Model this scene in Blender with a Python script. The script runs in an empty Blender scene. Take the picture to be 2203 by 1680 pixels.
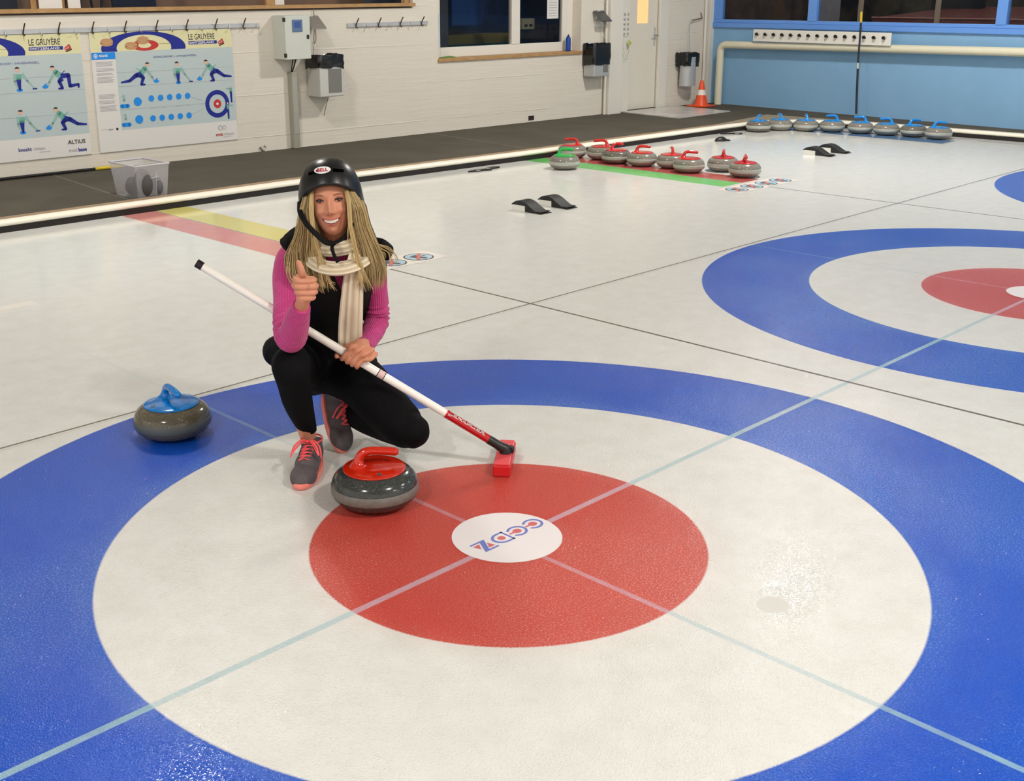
import bpy, math, random
from mathutils import Vector, Matrix, noise
random.seed(7)
PI = math.pi
SC = bpy.context.scene
COL = SC.collection
SC.view_settings.view_transform = 'Standard'
SC.view_settings.look = 'None'
SC.view_settings.gamma = 1.0
SC.view_settings.use_curve_mapping = False
SC.view_settings.exposure = 0.02
LAMPS = [(7.8, 3.3, 245), (1.5, 4.9, 130), (11.2, -3.2, 120), (0.4, -3.8, 190), (5.6, -4.0, 120), (-4.8, -1.0, 170), (2.5, -8.5, 130), (8.0, -8.5, 100)]
AMB = 1.08
SC.cycles.use_light_tree = False
SC.cycles.max_bounces = 6
SC.cycles.diffuse_bounces = 3
SC.cycles.glossy_bounces = 3
SC.cycles.transparent_max_bounces = 6

# ------------------------------------------------------------------ materials
def lin(c):
    r = []
    for v in c[:3]:
        v /= 255.0
        r.append(v / 12.92 if v <= 0.04045 else ((v + 0.055) / 1.055) ** 2.4)
    return (r[0], r[1], r[2], 1.0)

class NT:
    """small helper to write node graphs"""
    def __init__(s, nt): s.nt = nt
    def n(s, t, **k):
        o = s.nt.nodes.new(t)
        for a, b in k.items(): setattr(o, a, b)
        return o
    def set(s, sock, v):
        if v is None: return
        if isinstance(v, bpy.types.NodeSocket): s.nt.links.new(v, sock)
        else: sock.default_value = v
    def m(s, op, a, b=None, c=None, clamp=False):
        o = s.n('ShaderNodeMath', operation=op, use_clamp=clamp)
        s.set(o.inputs[0], a); s.set(o.inputs[1], b)
        if c is not None: s.set(o.inputs[2], c)
        return o.outputs[0]
    def mix(s, f, a, b):
        o = s.n('ShaderNodeMix', data_type='RGBA')
        s.set(o.inputs[0], f); s.set(o.inputs[6], a); s.set(o.inputs[7], b)
        return o.outputs[2]
    def noise(s, vec, scale, detail=2.0, rough=0.5):
        o = s.n('ShaderNodeTexNoise'); s.set(o.inputs['Vector'], vec)
        o.inputs['Scale'].default_value = scale; o.inputs['Detail'].default_value = detail
        o.inputs['Roughness'].default_value = rough
        return o.outputs[0]
    def step(s, x, lo, hi):
        o = s.n('ShaderNodeMapRange', interpolation_type='SMOOTHSTEP')
        s.set(o.inputs[0], x); s.set(o.inputs[1], lo); s.set(o.inputs[2], hi)
        return o.outputs[0]
    def lin(s, x, lo, hi, a=0.0, b=1.0):
        o = s.n('ShaderNodeMapRange')
        s.set(o.inputs[0], x); s.set(o.inputs[1], lo); s.set(o.inputs[2], hi); s.set(o.inputs[3], a); s.set(o.inputs[4], b)
        return o.outputs[0]

def newmat(name):
    m = bpy.data.materials.new(name); m.use_nodes = True
    return m, NT(m.node_tree), m.node_tree.nodes['Principled BSDF']

def mat(name, col, rough=0.5, metal=0.0, spec=0.5, bump=None, vary=None, emit=None, sheen=0.0, coat=0.0, ribs=None):
    """bump=(scale, strength, detail); vary=(scale, amount, colour2); ribs=(uv frequency, strength)"""
    m, N, b = newmat(name)
    c = lin(col)
    b.inputs['Base Color'].default_value = c
    b.inputs['Roughness'].default_value = rough
    b.inputs['Metallic'].default_value = metal
    b.inputs['Specular IOR Level'].default_value = spec
    if sheen: b.inputs['Sheen Weight'].default_value = sheen
    if coat: b.inputs['Coat Weight'].default_value = coat
    tc = None
    if bump or vary: tc = N.n('ShaderNodeTexCoord')
    if vary:
        f = N.noise(tc.outputs['Object'], vary[0], 4.0, 0.6)
        f = N.lin(f, 0.35, 0.65, 0.0, vary[1])
        N.set(b.inputs['Base Color'], N.mix(f, c, lin(vary[2])))
    h = None
    if bump:
        h = N.m('MULTIPLY', N.noise(tc.outputs['Object'], bump[0], bump[2] if len(bump) > 2 else 2.0), bump[1])
    if ribs:
        uv = N.n('ShaderNodeUVMap')
        sp = N.n('ShaderNodeSeparateXYZ'); N.set(sp.inputs[0], uv.outputs[0])
        w = N.m('SINE', N.m('MULTIPLY', sp.outputs[0], ribs[0] * 2 * PI))
        w = N.m('MULTIPLY', w, ribs[1])
        h = w if h is None else N.m('ADD', h, w)
        if len(ribs) > 2:
            N.set(b.inputs['Base Color'], N.mix(N.lin(w, -ribs[1], ribs[1], 0, 1), lin(ribs[2]), c))
    if h is not None:
        bp = N.n('ShaderNodeBump'); bp.inputs['Strength'].default_value = 1.0; bp.inputs['Distance'].default_value = 1.0
        N.set(bp.inputs['Height'], h); N.set(b.inputs['Normal'], bp.outputs[0])
    if emit:
        b.inputs['Emission Color'].default_value = lin(emit[0]); b.inputs['Emission Strength'].default_value = emit[1]
    return m

def glass(name, tint=(235, 240, 240), alpha=0.12, rough=0.02):
    m, N, b = newmat(name)
    b.inputs['Base Color'].default_value = lin(tint)
    b.inputs['Roughness'].default_value = rough
    b.inputs['Alpha'].default_value = alpha
    return m

# ------------------------------------------------------------------ geometry
class MB:
    def __init__(s):
        s.v = []; s.f = []; s.mi = []; s.sm = []; s.uv = []; s.M = Matrix.Identity(4)
    def add(s, vs, fs, mi=0, smooth=False, uvs=None):
        o = len(s.v)
        s.v += [s.M @ Vector(v) for v in vs]
        for k, f in enumerate(fs):
            s.f.append([i + o for i in f]); s.mi.append(mi); s.sm.append(smooth)
            s.uv.append(uvs[k] if uvs else [(0.0, 0.0)] * len(f))
        return s
    def box(s, x0, x1, y0, y1, z0, z1, mi=0):
        vs = [(x, y, z) for z in (z0, z1) for y in (y0, y1) for x in (x0, x1)]
        return s.add(vs, [(0, 2, 3, 1), (4, 5, 7, 6), (0, 1, 5, 4), (2, 6, 7, 3), (0, 4, 6, 2), (1, 3, 7, 5)], mi)
    def poly(s, pts, mi=0):
        return s.add(pts, [tuple(range(len(pts)))], mi)
    def prism(s, pts, axis, d0, d1, mi=0, smooth=False):
        """pts 2D; axis the extrusion axis index"""
        def mk(p, d):
            return (d, p[0], p[1]) if axis == 0 else (p[0], d, p[1]) if axis == 1 else (p[0], p[1], d)
        n = len(pts)
        vs = [mk(p, d0) for p in pts] + [mk(p, d1) for p in pts]
        s.add(vs, [tuple(range(n))[::-1], tuple(range(n, 2 * n))], mi)
        return s.add(vs, [(i, (i + 1) % n, n + (i + 1) % n, n + i) for i in range(n)], mi, smooth)
    def lathe(s, prof, n=32, mi=0, c=(0, 0, 0), smooth=True, sx=1, sy=1):
        vs = []; fs = []
        for r, z in prof:
            for k in range(n):
                a = 2 * PI * k / n
                vs.append((c[0] + r * sx * math.cos(a), c[1] + r * sy * math.sin(a), c[2] + z))
        for i in range(len(prof) - 1):
            for k in range(n):
                k2 = (k + 1) % n
                fs.append((i * n + k, i * n + k2, (i + 1) * n + k2, (i + 1) * n + k))
        s.add(vs, fs, mi, smooth)
        for i in (0, len(prof) - 1):
            if prof[i][0] > 1e-6:
                f = [i * n + k for k in range(n)]
                s.add(vs, [tuple(f[::-1] if i == 0 else f)], mi, False)
        return s
    def tube(s, pts, rad, n=12, mi=0, caps=True, up=None, smooth=True, dome=False, vscale=1.0, shape=None):
        """rad: number, list of numbers, or list of (ra, rb); ra along side, rb along 'up'"""
        P = [Vector(p) for p in pts]; m = len(P)
        if not isinstance(rad, (list, tuple)): rad = [rad] * m
        R = [(r, r) if not isinstance(r, (list, tuple)) else r for r in rad]
        if dome:
            def ext(i, j):
                d = (P[i] - P[j]).normalized(); out = []
                for t in (0.5, 0.87, 1.0):
                    k = math.sqrt(max(0.0, 1 - t * t)); rr = min(R[i])
                    out.append((P[i] + d * rr * t, (R[i][0] * max(k, 0.02), R[i][1] * max(k, 0.02))))
                return out
            e = ext(m - 1, m - 2); b = ext(0, 1)
            P = [q[0] for q in b[::-1]] + P + [q[0] for q in e]
            R = [q[1] for q in b[::-1]] + R + [q[1] for q in e]; m = len(P)
        T = []
        for i in range(m):
            a = P[max(i - 1, 0)]; b = P[min(i + 1, m - 1)]
            d = b - a
            T.append(d.normalized() if d.length > 1e-9 else Vector((0, 0, 1)))
        u = Vector(up) if up else (Vector((0, 0, 1)) if abs(T[0].z) < 0.9 else Vector((0, 1, 0)))
        vs = []; L = 0.0; Ls = []
        for i in range(m):
            u = (u - T[i] * u.dot(T[i]))
            if u.length < 1e-6: u = T[i].orthogonal()
            u.normalize(); w = T[i].cross(u)
            if i: L += (P[i] - P[i - 1]).length
            Ls.append(L)
            for k in range(n):
                a = 2 * PI * k / n
                q = shape(a, i / (m - 1)) if shape else 1.0
                vs.append(P[i] + (w * math.cos(a) * R[i][0] + u * math.sin(a) * R[i][1]) * q)
        fs = []; uv = []
        for i in range(m - 1):
            for k in range(n):
                k2 = (k + 1) % n
                fs.append((i * n + k, i * n + k2, (i + 1) * n + k2, (i + 1) * n + k))
                uv.append([(k / n, Ls[i] * vscale), ((k + 1) / n, Ls[i] * vscale), ((k + 1) / n, Ls[i + 1] * vscale), (k / n, Ls[i + 1] * vscale)])
        s.add(vs, fs, mi, smooth, uv)
        if caps:
            s.add(vs, [tuple(range(n))[::-1], tuple(range((m - 1) * n, m * n))], mi, False)
        return s
    def ball(s, c, r, n=16, mi=0, M=None, half=False):
        r = r if isinstance(r, (list, tuple)) else (r, r, r)
        vs = []; fs = []; h = n // 2
        for i in range(h + 1):
            t = PI * i / h
            for k in range(n):
                a = 2 * PI * k / n
                p = Vector((r[0] * math.sin(t) * math.cos(a), r[1] * math.sin(t) * math.sin(a), r[2] * math.cos(t)))
                if M: p = M @ p
                vs.append(p + Vector(c))
        for i in range(h):
            for k in range(n):
                k2 = (k + 1) % n
                fs.append((i * n + k, (i + 1) * n + k, (i + 1) * n + k2, i * n + k2))
        return s.add(vs, fs, mi, True)
    def disc(s, c, r, n=32, mi=0, z=0.0, sx=1, sy=1, r0=0.0, a0=0.0, a1=2 * PI):
        full = abs(a1 - a0 - 2 * PI) < 1e-6; N = n if full else n + 1
        o = [(c[0] + r * sx * math.cos(a0 + (a1 - a0) * k / n), c[1] + r * sy * math.sin(a0 + (a1 - a0) * k / n), z) for k in range(N)]
        if r0 <= 0:
            if full: return s.add(o, [tuple(range(N))], mi)
            o.append((c[0], c[1], z)); return s.add(o, [tuple(range(N + 1))], mi)
        i = [(c[0] + r0 * sx * math.cos(a0 + (a1 - a0) * k / n), c[1] + r0 * sy * math.sin(a0 + (a1 - a0) * k / n), z) for k in range(N)]
        return s.add(o + i, [(k, (k + 1) % N, N + (k + 1) % N, N + k) for k in range(n)], mi)
    def text(s, txt, size, mi=0, sx=1.0, align='LEFT', bold=0.0):
        """text in the XY plane of the current matrix"""
        cu = bpy.data.curves.new('t', 'FONT'); cu.body = txt; cu.size = size; cu.align_x = align; cu.offset = bold; cu.resolution_u = 3
        ob = bpy.data.objects.new('t', cu); COL.objects.link(ob)
        dg = bpy.context.evaluated_depsgraph_get()
        me = bpy.data.meshes.new_from_object(ob.evaluated_get(dg))
        s.add([(v.co.x * sx, v.co.y, v.co.z) for v in me.vertices], [tuple(p.vertices) for p in me.polygons], mi)
        bpy.data.objects.remove(ob); bpy.data.curves.remove(cu); bpy.data.meshes.remove(me)
        return s
    def mesh(s, name, mats):
        me = bpy.data.meshes.new(name)
        me.from_pydata([tuple(v) for v in s.v], [], s.f); me.update()
        for m in (mats if isinstance(mats, (list, tuple)) else [mats]): me.materials.append(m)
        uvl = me.uv_layers.new(name='UVMap'); k = 0
        for p, mi, sm, uv in zip(me.polygons, s.mi, s.sm, s.uv):
            p.material_index = mi; p.use_smooth = sm
            for q in uv: uvl.data[k].uv = q; k += 1
        return me
    def build(s, name, mats, parent=None, bevel=0.0, seg=2):
        o = bpy.data.objects.new(name, s.mesh(name, mats)); COL.objects.link(o)
        if parent: o.parent = parent
        if bevel:
            b = o.modifiers.new('Bevel', 'BEVEL'); b.width = bevel; b.segments = seg; b.limit_method = 'ANGLE'; b.angle_limit = math.radians(40)
        return o

def remeshed(mb, name, mats, voxel, smooth=0, factor=0.5, parent=None, post=None):
    """fuse the builder's closed pieces into one continuous surface"""
    me = mb.mesh(name, mats)
    o = bpy.data.objects.new(name, me); COL.objects.link(o)
    r = o.modifiers.new('Remesh', 'REMESH'); r.mode = 'VOXEL'; r.voxel_size = voxel; r.use_smooth_shade = True
    if smooth:
        sm = o.modifiers.new('Smooth', 'SMOOTH'); sm.iterations = smooth; sm.factor = factor
    dg = bpy.context.evaluated_depsgraph_get()
    m2 = bpy.data.meshes.new_from_object(o.evaluated_get(dg))
    o.modifiers.clear(); o.data = m2; m2.name = name; bpy.data.meshes.remove(me)
    if not m2.materials:
        for m in (mats if isinstance(mats, (list, tuple)) else [mats]): m2.materials.append(m)
    for p in m2.polygons: p.use_smooth = True
    if post:
        for v in m2.vertices: v.co = post(v.co)
    if parent: o.parent = parent
    return o

def cr(pts, n=8):
    """Catmull-Rom through tuples of any length"""
    out = []; m = len(pts)
    for i in range(m - 1):
        p0 = pts[max(i - 1, 0)]; p1 = pts[i]; p2 = pts[i + 1]; p3 = pts[min(i + 2, m - 1)]
        for k in range(n):
            t = k / n
            out.append(tuple(0.5 * (2 * b + (c - a) * t + (2 * a - 5 * b + 4 * c - d) * t * t + (3 * b - a - 3 * c + d) * t ** 3) for a, b, c, d in zip(p0, p1, p2, p3)))
    out.append(tuple(pts[-1]))
    return out
def crtube(mb, pr, n=8, seg=12, **k):
    """pr rows: x,y,z,r  or x,y,z,ra,rb"""
    q = cr(pr, n)
    return mb.tube([p[:3] for p in q], [p[3] if len(p) == 4 else (p[3], p[4]) for p in q], seg, **k)

def tag(o, label=None, cat=None, group=None, kind=None):
    if label: o['label'] = label
    if cat: o['category'] = cat
    if group: o['group'] = group
    if kind: o['kind'] = kind
    return o
def thing(name, label, cat, loc=(0, 0, 0), rz=0.0, group=None):
    o = bpy.data.objects.new(name, None); COL.objects.link(o); o.empty_display_size = 0.1
    o.location = loc; o.rotation_euler = (0, 0, rz)
    return tag(o, label, cat, group)
def copy_tree(o, parent=None, mats=None):
    c = o.copy(); COL.objects.link(c); c.parent = parent
    for ch in list(o.children): copy_tree(ch, c)
    return c

# ------------------------------------------------------------------ camera (solved from the painted rings and lines)
cam = bpy.data.cameras.new('camera'); co = bpy.data.objects.new('camera', cam); COL.objects.link(co)
W_, H_ = 2203.0, 1680.0
cam.sensor_fit = 'HORIZONTAL'; cam.sensor_width = 36.0
cam.lens = 2495.1065 / W_ * 36.0
cam.shift_x = 86.66 / W_; cam.shift_y = -100.72 / W_
cam.clip_end = 200
yaw, pitch, roll = 0.7967, -0.2968, -0.0063
Fv = Vector((math.cos(pitch) * math.cos(yaw), math.cos(pitch) * math.sin(yaw), math.sin(pitch)))
R0 = Fv.cross(Vector((0, 0, 1))).normalized(); U0 = R0.cross(Fv)
Rv = R0 * math.cos(roll) + U0 * math.sin(roll); Uv = -R0 * math.sin(roll) + U0 * math.cos(roll)
Mc = Matrix((Rv, Uv, -Fv)).transposed().to_4x4(); Mc.translation = Vector((-2.3462, -2.2469, 1.6295))
co.matrix_world = Mc
SC.camera = co
# ------------------------------------------------------------------ the ice
PITCH = 4.239
MELT = (0.234, -0.787)
def ice_material():
    m, N, b = newmat('ice')
    tc = N.n('ShaderNodeTexCoord'); P = tc.outputs['Object']
    sp = N.n('ShaderNodeSeparateXYZ'); N.set(sp.inputs[0], P)
    X, Y = sp.outputs[0], sp.outputs[1]
    fine = N.noise(P, 170.0, 1.0, 0.6); mid = N.noise(P, 9.0, 2.0, 0.6); big = N.noise(P, 1.1, 1.0, 0.5)
    grain = N.noise(P, 420.0, 0.0, 0.5)
    xm = N.m('SUBTRACT', N.m('FLOORED_MODULO', N.m('ADD', X, PITCH / 2), PITCH), PITCH / 2)
    jit = N.m('MULTIPLY', N.m('SUBTRACT', fine, 0.5), 0.005)
    r = N.m('ADD', N.m('SQRT', N.m('ADD', N.m('MULTIPLY', xm, xm), N.m('MULTIPLY', Y, Y))), jit)
    def inside(x, R, w=0.004): return N.m('SUBTRACT', 1.0, N.step(x, R - w, R + w))
    def band(x, h, w=0.002): return inside(N.m('ABSOLUTE', x), h, w)
    white = N.mix(N.lin(mid, 0.3, 0.7, 0, 1), lin((214, 214, 209)), lin((220, 221, 217)))
    # painted rings: amount of frost over the paint
    patchy = N.m('ADD', N.m('MULTIPLY', N.step(big, 0.42, 0.66), 0.75), 0.25)
    fleck = N.m('ADD', N.m('MULTIPLY', N.step(fine, 0.50, 0.72), 0.75), N.m('MULTIPLY', N.step(grain, 0.52, 0.7), 0.45))
    fr = N.m('ADD', N.m('MULTIPLY', patchy, fleck), N.m('MULTIPLY', patchy, 0.10))
    # paler pebbled rim of the paint on the inner edge of the blue ring and of the red one
    e8 = N.m('MULTIPLY', inside(N.m('ABSOLUTE', N.m('SUBTRACT', r, 1.225)), 0.05, 0.05), N.m('ADD', N.m('MULTIPLY', fleck, 0.4), 0.1))
    e4 = N.m('MULTIPLY', inside(N.m('ABSOLUTE', N.m('SUBTRACT', r, 0.60)), 0.02, 0.05), N.m('ADD', N.m('MULTIPLY', fleck, 0.4), 0.08))
    frost = N.m('ADD', N.m('ADD', fr, e8), e4, clamp=True)
    blue = N.mix(N.m('MULTIPLY', frost, 0.46, clamp=True), lin((0, 72, 184)), lin((116, 164, 220)))
    red = N.mix(N.m('MULTIPLY', frost, 0.5, clamp=True), lin((190, 50, 36)), lin((226, 160, 148)))
    haze = N.m('MULTIPLY', inside(r, 0.66, 0.06), 0.12)
    c = N.mix(haze, white, lin((240, 190, 180)))
    bl = N.m('MULTIPLY', inside(r, 1.83), N.m('SUBTRACT', 1.0, inside(r, 1.2228)))
    c = N.mix(bl, c, blue)
    c = N.mix(N.m('MULTIPLY', inside(r, 0.6085), 0.97), c, red)
    # tee line and centre lines, milky light blue
    onred = inside(r, 0.6085); onblue = bl
    lc = N.mix(onred, N.mix(onblue, lin((178, 198, 202)), lin((140, 178, 194))), lin((196, 160, 172)))
    tee = N.m('MULTIPLY', band(Y, 0.0115), N.lin(mid, 0.3, 0.7, 0.75, 1.0))
    wob = N.m('ADD', xm, N.m('MULTIPLY', N.m('SUBTRACT', N.noise(P, 3.0), 0.5), 0.006))
    fade = N.lin(Y, -1.5, 3.6, 0.9, 0.0)
    cl = N.m('MULTIPLY', N.m('MULTIPLY', band(wob, 0.0095), fade), N.lin(mid, 0.3, 0.7, 0.6, 1.0), clamp=True)
    c = N.mix(tee, c, lc); c = N.mix(cl, c, lc)
    # back line and side ropes
    dk = N.mix(N.lin(grain, 0.4, 0.6, 0, 1), lin((48, 38, 28)), lin((120, 108, 86)))
    bk = N.m('MULTIPLY', band(N.m('SUBTRACT', Y, 1.866), 0.0062), 0.9)
    c = N.mix(bk, c, dk)
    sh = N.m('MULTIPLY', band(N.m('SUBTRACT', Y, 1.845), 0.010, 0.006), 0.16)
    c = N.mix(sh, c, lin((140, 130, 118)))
    xd = N.m('SUBTRACT', N.m('FLOORED_MODULO', X, PITCH), PITCH / 2)
    sl = N.m('MULTIPLY', N.m('MULTIPLY', band(xd, 0.0085, 0.0025), N.m('SUBTRACT', 1.0, N.step(Y, 3.02, 3.03))), 0.95)
    c = N.mix(sl, c, dk)
    # coloured bands frozen in beside the back boards
    def rect(x0, x1, y0, y1, w=0.01):
        return N.m('MULTIPLY', N.m('MULTIPLY', N.step(X, x0 - w, x0 + w), N.m('SUBTRACT', 1.0, N.step(X, x1 - w, x1 + w))),
                   N.m('MULTIPLY', N.step(Y, y0 - w, y0 + w), N.m('SUBTRACT', 1.0, N.step(Y, y1 - w, y1 + w))))
    for x0, x1, y0, y1, k, f in ((1.84, 2.115, 3.33, 6.4, (206, 122, 116), 0.92), (2.125, 2.40, 3.33, 6.4, (208, 198, 96), 0.9),
                                 (6.09, 6.37, 3.30, 6.4, (92, 196, 92), 0.95), (6.38, 6.66, 3.30, 6.4, (176, 50, 44), 0.95),
                                 (10.10, 10.44, 3.20, 5.3, (30, 104, 160), 0.9)):
        c = N.mix(N.m('MULTIPLY', rect(x0, x1, y0, y1, 0.012), N.lin(mid, 0.3, 0.7, f * 0.9, f)), c, lin(k))
    for x in (2.12, 6.375):
        c = N.mix(N.m('MULTIPLY', rect(x - 0.006, x + 0.006, 3.33, 6.4, 0.003), 0.7), c, lin((110, 70, 50)))
    # scattered snow crumbs
    vo = N.n('ShaderNodeTexVoronoi'); N.set(vo.inputs['Vector'], P); vo.inputs['Scale'].default_value = 26.0
    cr_ = N.m('MULTIPLY', N.m('LESS_THAN', vo.outputs['Distance'], 0.055), N.step(N.noise(P, 2.2), 0.56, 0.62))
    c = N.mix(N.m('MULTIPLY', cr_, 0.45), c, lin((245, 243, 240)))
    N.set(b.inputs['Base Color'], c)
    # polished back part, pebbled play area
    play = N.m('SUBTRACT', 1.0, N.step(Y, 1.2, 4.4))
    b.inputs['IOR'].default_value = 1.31
    b.inputs['Specular IOR Level'].default_value = 0.6
    pn = N.noise(P, 230.0, 1.0, 0.6); pw = N.noise(P, 45.0, 0.0, 0.5)
    v2 = N.n('ShaderNodeTexVoronoi'); N.set(v2.inputs['Vector'], P); v2.inputs['Scale'].default_value = 115.0
    peb = N.m('SUBTRACT', 1.0, N.step(v2.outputs['Distance'], 0.0, 0.55))
    # one smooth melted spot in the pebble
    mx = N.m('DIVIDE', N.m('SUBTRACT', X, MELT[0]), 0.05); my = N.m('DIVIDE', N.m('SUBTRACT', Y, MELT[1]), 0.045)
    melt = N.m('SUBTRACT', 1.0, N.step(N.m('ADD', N.m('MULTIPLY', mx, mx), N.m('MULTIPLY', my, my)), 0.8, 1.2))
    play = N.m('MULTIPLY', play, N.m('SUBTRACT', 1.0, melt))
    N.set(b.inputs['Roughness'], N.m('ADD', 0.10, N.m('MULTIPLY', melt, 0.5)))
    c2 = N.mix(N.m('MULTIPLY', melt, 0.6), c, lin((204, 203, 199))); N.set(b.inputs['Base Color'], c2)
    h = N.m('MULTIPLY', N.m('ADD', N.m('ADD', N.m('MULTIPLY', N.step(pn, 0.35, 0.75), 0.00055), N.m('MULTIPLY', peb, 0.0007)), N.m('MULTIPLY', pw, 0.00012)), N.lin(play, 0, 1, 0.06, 1.0))
    bp = N.n('ShaderNodeBump'); bp.inputs['Strength'].default_value = 1.0; bp.inputs['Distance'].default_value = 1.0
    N.set(bp.inputs['Height'], h); N.set(b.inputs['Normal'], bp.outputs[0])
    return m
ICE = ice_material()
mb = MB(); mb.poly([(-9, -14, 0), (14.5, -14, 0), (14.5, 10, 0), (-9, 10, 0)])
tag(mb.build('floor', ICE), kind='structure', label='white curling ice sheet with painted blue and red rings')

# ------------------------------------------------------------------ materials
WALLW = mat('white painted concrete', (224, 218, 206), 0.75, bump=(14.0, 0.006, 5.0), vary=(3.0, 0.5, (222, 214, 200)))
# faint horizontal board marks in the concrete
def board_marks(m):
    N = NT(m.node_tree); b = m.node_tree.nodes['Principled BSDF']
    tc = N.n('ShaderNodeTexCoord'); mp = N.n('ShaderNodeMapping'); N.set(mp.inputs[0], tc.outputs['Object'])
    mp.inputs['Scale'].default_value = (0.45, 1, 6.0)
    n1 = N.noise(mp.outputs[0], 2.2, 5.0, 0.65)
    sp = N.n('ShaderNodeSeparateXYZ'); N.set(sp.inputs[0], tc.outputs['Object'])
    z = N.m('ADD', sp.outputs[2], N.m('MULTIPLY', n1, 0.02))
    fr = N.m('ABSOLUTE', N.m('SUBTRACT', N.m('FLOORED_MODULO', z, 0.42), 0.21))
    line = N.m('SUBTRACT', 1.0, N.step(fr, 0.0, 0.010))
    h = N.m('ADD', N.m('MULTIPLY', n1, 0.006), N.m('MULTIPLY', line, N.m('MULTIPLY', N.step(n1, 0.45, 0.55), 0.0025)))
    h = N.m('ADD', h, N.m('MULTIPLY', N.noise(tc.outputs['Object'], 60.0, 3.0), 0.0008))
    bp = N.n('ShaderNodeBump'); bp.inputs['Strength'].default_value = 1.0; bp.inputs['Distance'].default_value = 1.0
    N.set(bp.inputs['Height'], h); N.set(b.inputs['Normal'], bp.outputs[0])
board_marks(WALLW)
WHITE = mat('white paint', (228, 224, 214), 0.45)
DOORW = mat('off white door paint', (228, 222, 208), 0.4)
WOOD = mat('pale wood', (186, 148, 98), 0.5, vary=(12.0, 0.6, (160, 120, 74)))
DKWOOD_SHADE = mat('dark wood and shadow', (64, 44, 30), 0.6)  # dark wood, also used as painted shade under the pine sill
BLUEW = mat('light blue wall paint', (134, 180, 219), 0.55, bump=(30, 0.001, 4.0), vary=(2.0, 0.5, (124, 170, 209)))
BLUEF = mat('blue window frame paint', (104, 156, 232), 0.4)
CREAM = mat('cream pipe lagging', (226, 222, 198), 0.5)
STEEL = mat('brushed steel', (190, 192, 192), 0.4, 0.35)
GREYM = mat('grey painted metal', (206, 206, 200), 0.45, 0.2)
DKGREYM = mat('dark grey panel', (128, 128, 122), 0.5, 0.2)
GALV = mat('galvanised metal', (196, 198, 200), 0.4, 0.3)
BLACKP = mat('black plastic', (22, 22, 22), 0.4)
BAGM = mat('black bin bag', (14, 14, 15), 0.22, spec=0.6)
RUBBER = mat('black rubber', (26, 26, 25), 0.6, bump=(200, 0.0006))
DARKH = mat('dark metal hook', (92, 78, 62), 0.4, 0.5)
PAPER = mat('white paper', (226, 224, 220), 0.7)
GLASSC = glass('window glass', (16, 24, 34), 0.22)
CABLE = mat('yellow brown cable', (150, 122, 74), 0.5)

def carpet_material():
    m, N, b = newmat('dark grey carpet')
    tc = N.n('ShaderNodeTexCoord'); P = tc.outputs['Object']
    n = N.noise(P, 160.0, 3.0, 0.7); g = N.noise(P, 2.0, 2.0, 0.5)
    c = N.mix(N.lin(n, 0.35, 0.65, 0, 1), lin((80, 76, 68)), lin((112, 107, 96)))
    c = N.mix(N.lin(g, 0.3, 0.7, 0, 0.3), c, lin((58, 56, 52)))
    sp = N.n('ShaderNodeSeparateXYZ'); N.set(sp.inputs[0], P)
    def seam(x0, sl):
        d = N.m('ABSOLUTE', N.m('SUBTRACT', N.m('ADD', sp.outputs[0], N.m('MULTIPLY', sp.outputs[1], sl)), x0))
        return N.m('MULTIPLY', N.m('SUBTRACT', 1.0, N.step(d, 0.012, 0.018)), N.m('GREATER_THAN', sp.outputs[1], 5.5))
    for x0, sl in ((2.10 - 0.10 * 6.2, -0.10), (6.5 - 0.125 * 5.95, -0.125)):
        c = N.mix(N.m('MULTIPLY', seam(x0, sl), 0.5), c, lin((130, 124, 112)))
    N.set(b.inputs['Base Color'], c); b.inputs['Roughness'].default_value = 0.95; b.inputs['Specular IOR Level'].default_value = 0.1
    bp = N.n('ShaderNodeBump'); bp.inputs['Distance'].default_value = 0.003; N.set(bp.inputs['Height'], n); N.set(b.inputs['Normal'], bp.outputs[0])
    return m

# ------------------------------------------------------------------ kerb of the ice and carpet
path = [(-9.0, 6.17), (-3.0, 5.97), (0.9, 5.83), (3.5, 5.79), (6.2, 5.60), (8.6, 5.50), (9.5, 5.46)]
arc = [(9.5, 5.46), (9.85, 5.42), (10.2, 5.32), (10.48, 5.12), (10.68, 4.8), (10.75, 4.4)]
path2 = [(10.75, 4.4), (10.78, 3.4), (10.81, 2.6), (10.62, 0.0), (10.13, -6.0), (9.52, -13.5)]
line = path + arc[1:] + path2[1:]
def offset(pl, d):
    out = []
    for i, p in enumerate(pl):
        a = Vector(pl[max(i - 1, 0)]); b = Vector(pl[min(i + 1, len(pl) - 1)]); t = (b - a).normalized()
        out.append((p[0] - t.y * d, p[1] + t.x * d))
    return out
def sweep(mb, prof, mi=0, smooth=False):
    """prof: (offset outward, z) closed outline"""
    rings = [offset(line, o) for o, z in prof]; n = len(prof); m = len(line)
    vs = [(rings[k][i][0], rings[k][i][1], prof[k][1]) for i in range(m) for k in range(n)]
    fs = [(i * n + k, i * n + (k + 1) % n, (i + 1) * n + (k + 1) % n, (i + 1) * n + k) for i in range(m - 1) for k in range(n)]
    mb.add(vs, fs, mi, smooth)
    mb.add(vs, [tuple(range(n)), tuple(range((m - 1) * n, m * n))[::-1]], mi)
kerb = thing('rink_kerb', 'long low white foam kerb with black base along the edge of the ice', 'kerb', (0, 0, 0))
mb = MB(); sweep(mb, [(0.006, 0.0), (0.006, 0.042), (0.090, 0.042), (0.090, 0.0)])
mb.build('black_base', mat('black kerb foam', (26, 20, 18), 0.7), kerb)
prof = [(0.050 + 0.050 * math.cos(a), 0.062 + 0.026 * math.sin(a)) for a in [PI * 2 * k / 14 for k in range(14)]]
mb = MB(); sweep(mb, prof, 0, True)
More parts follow.
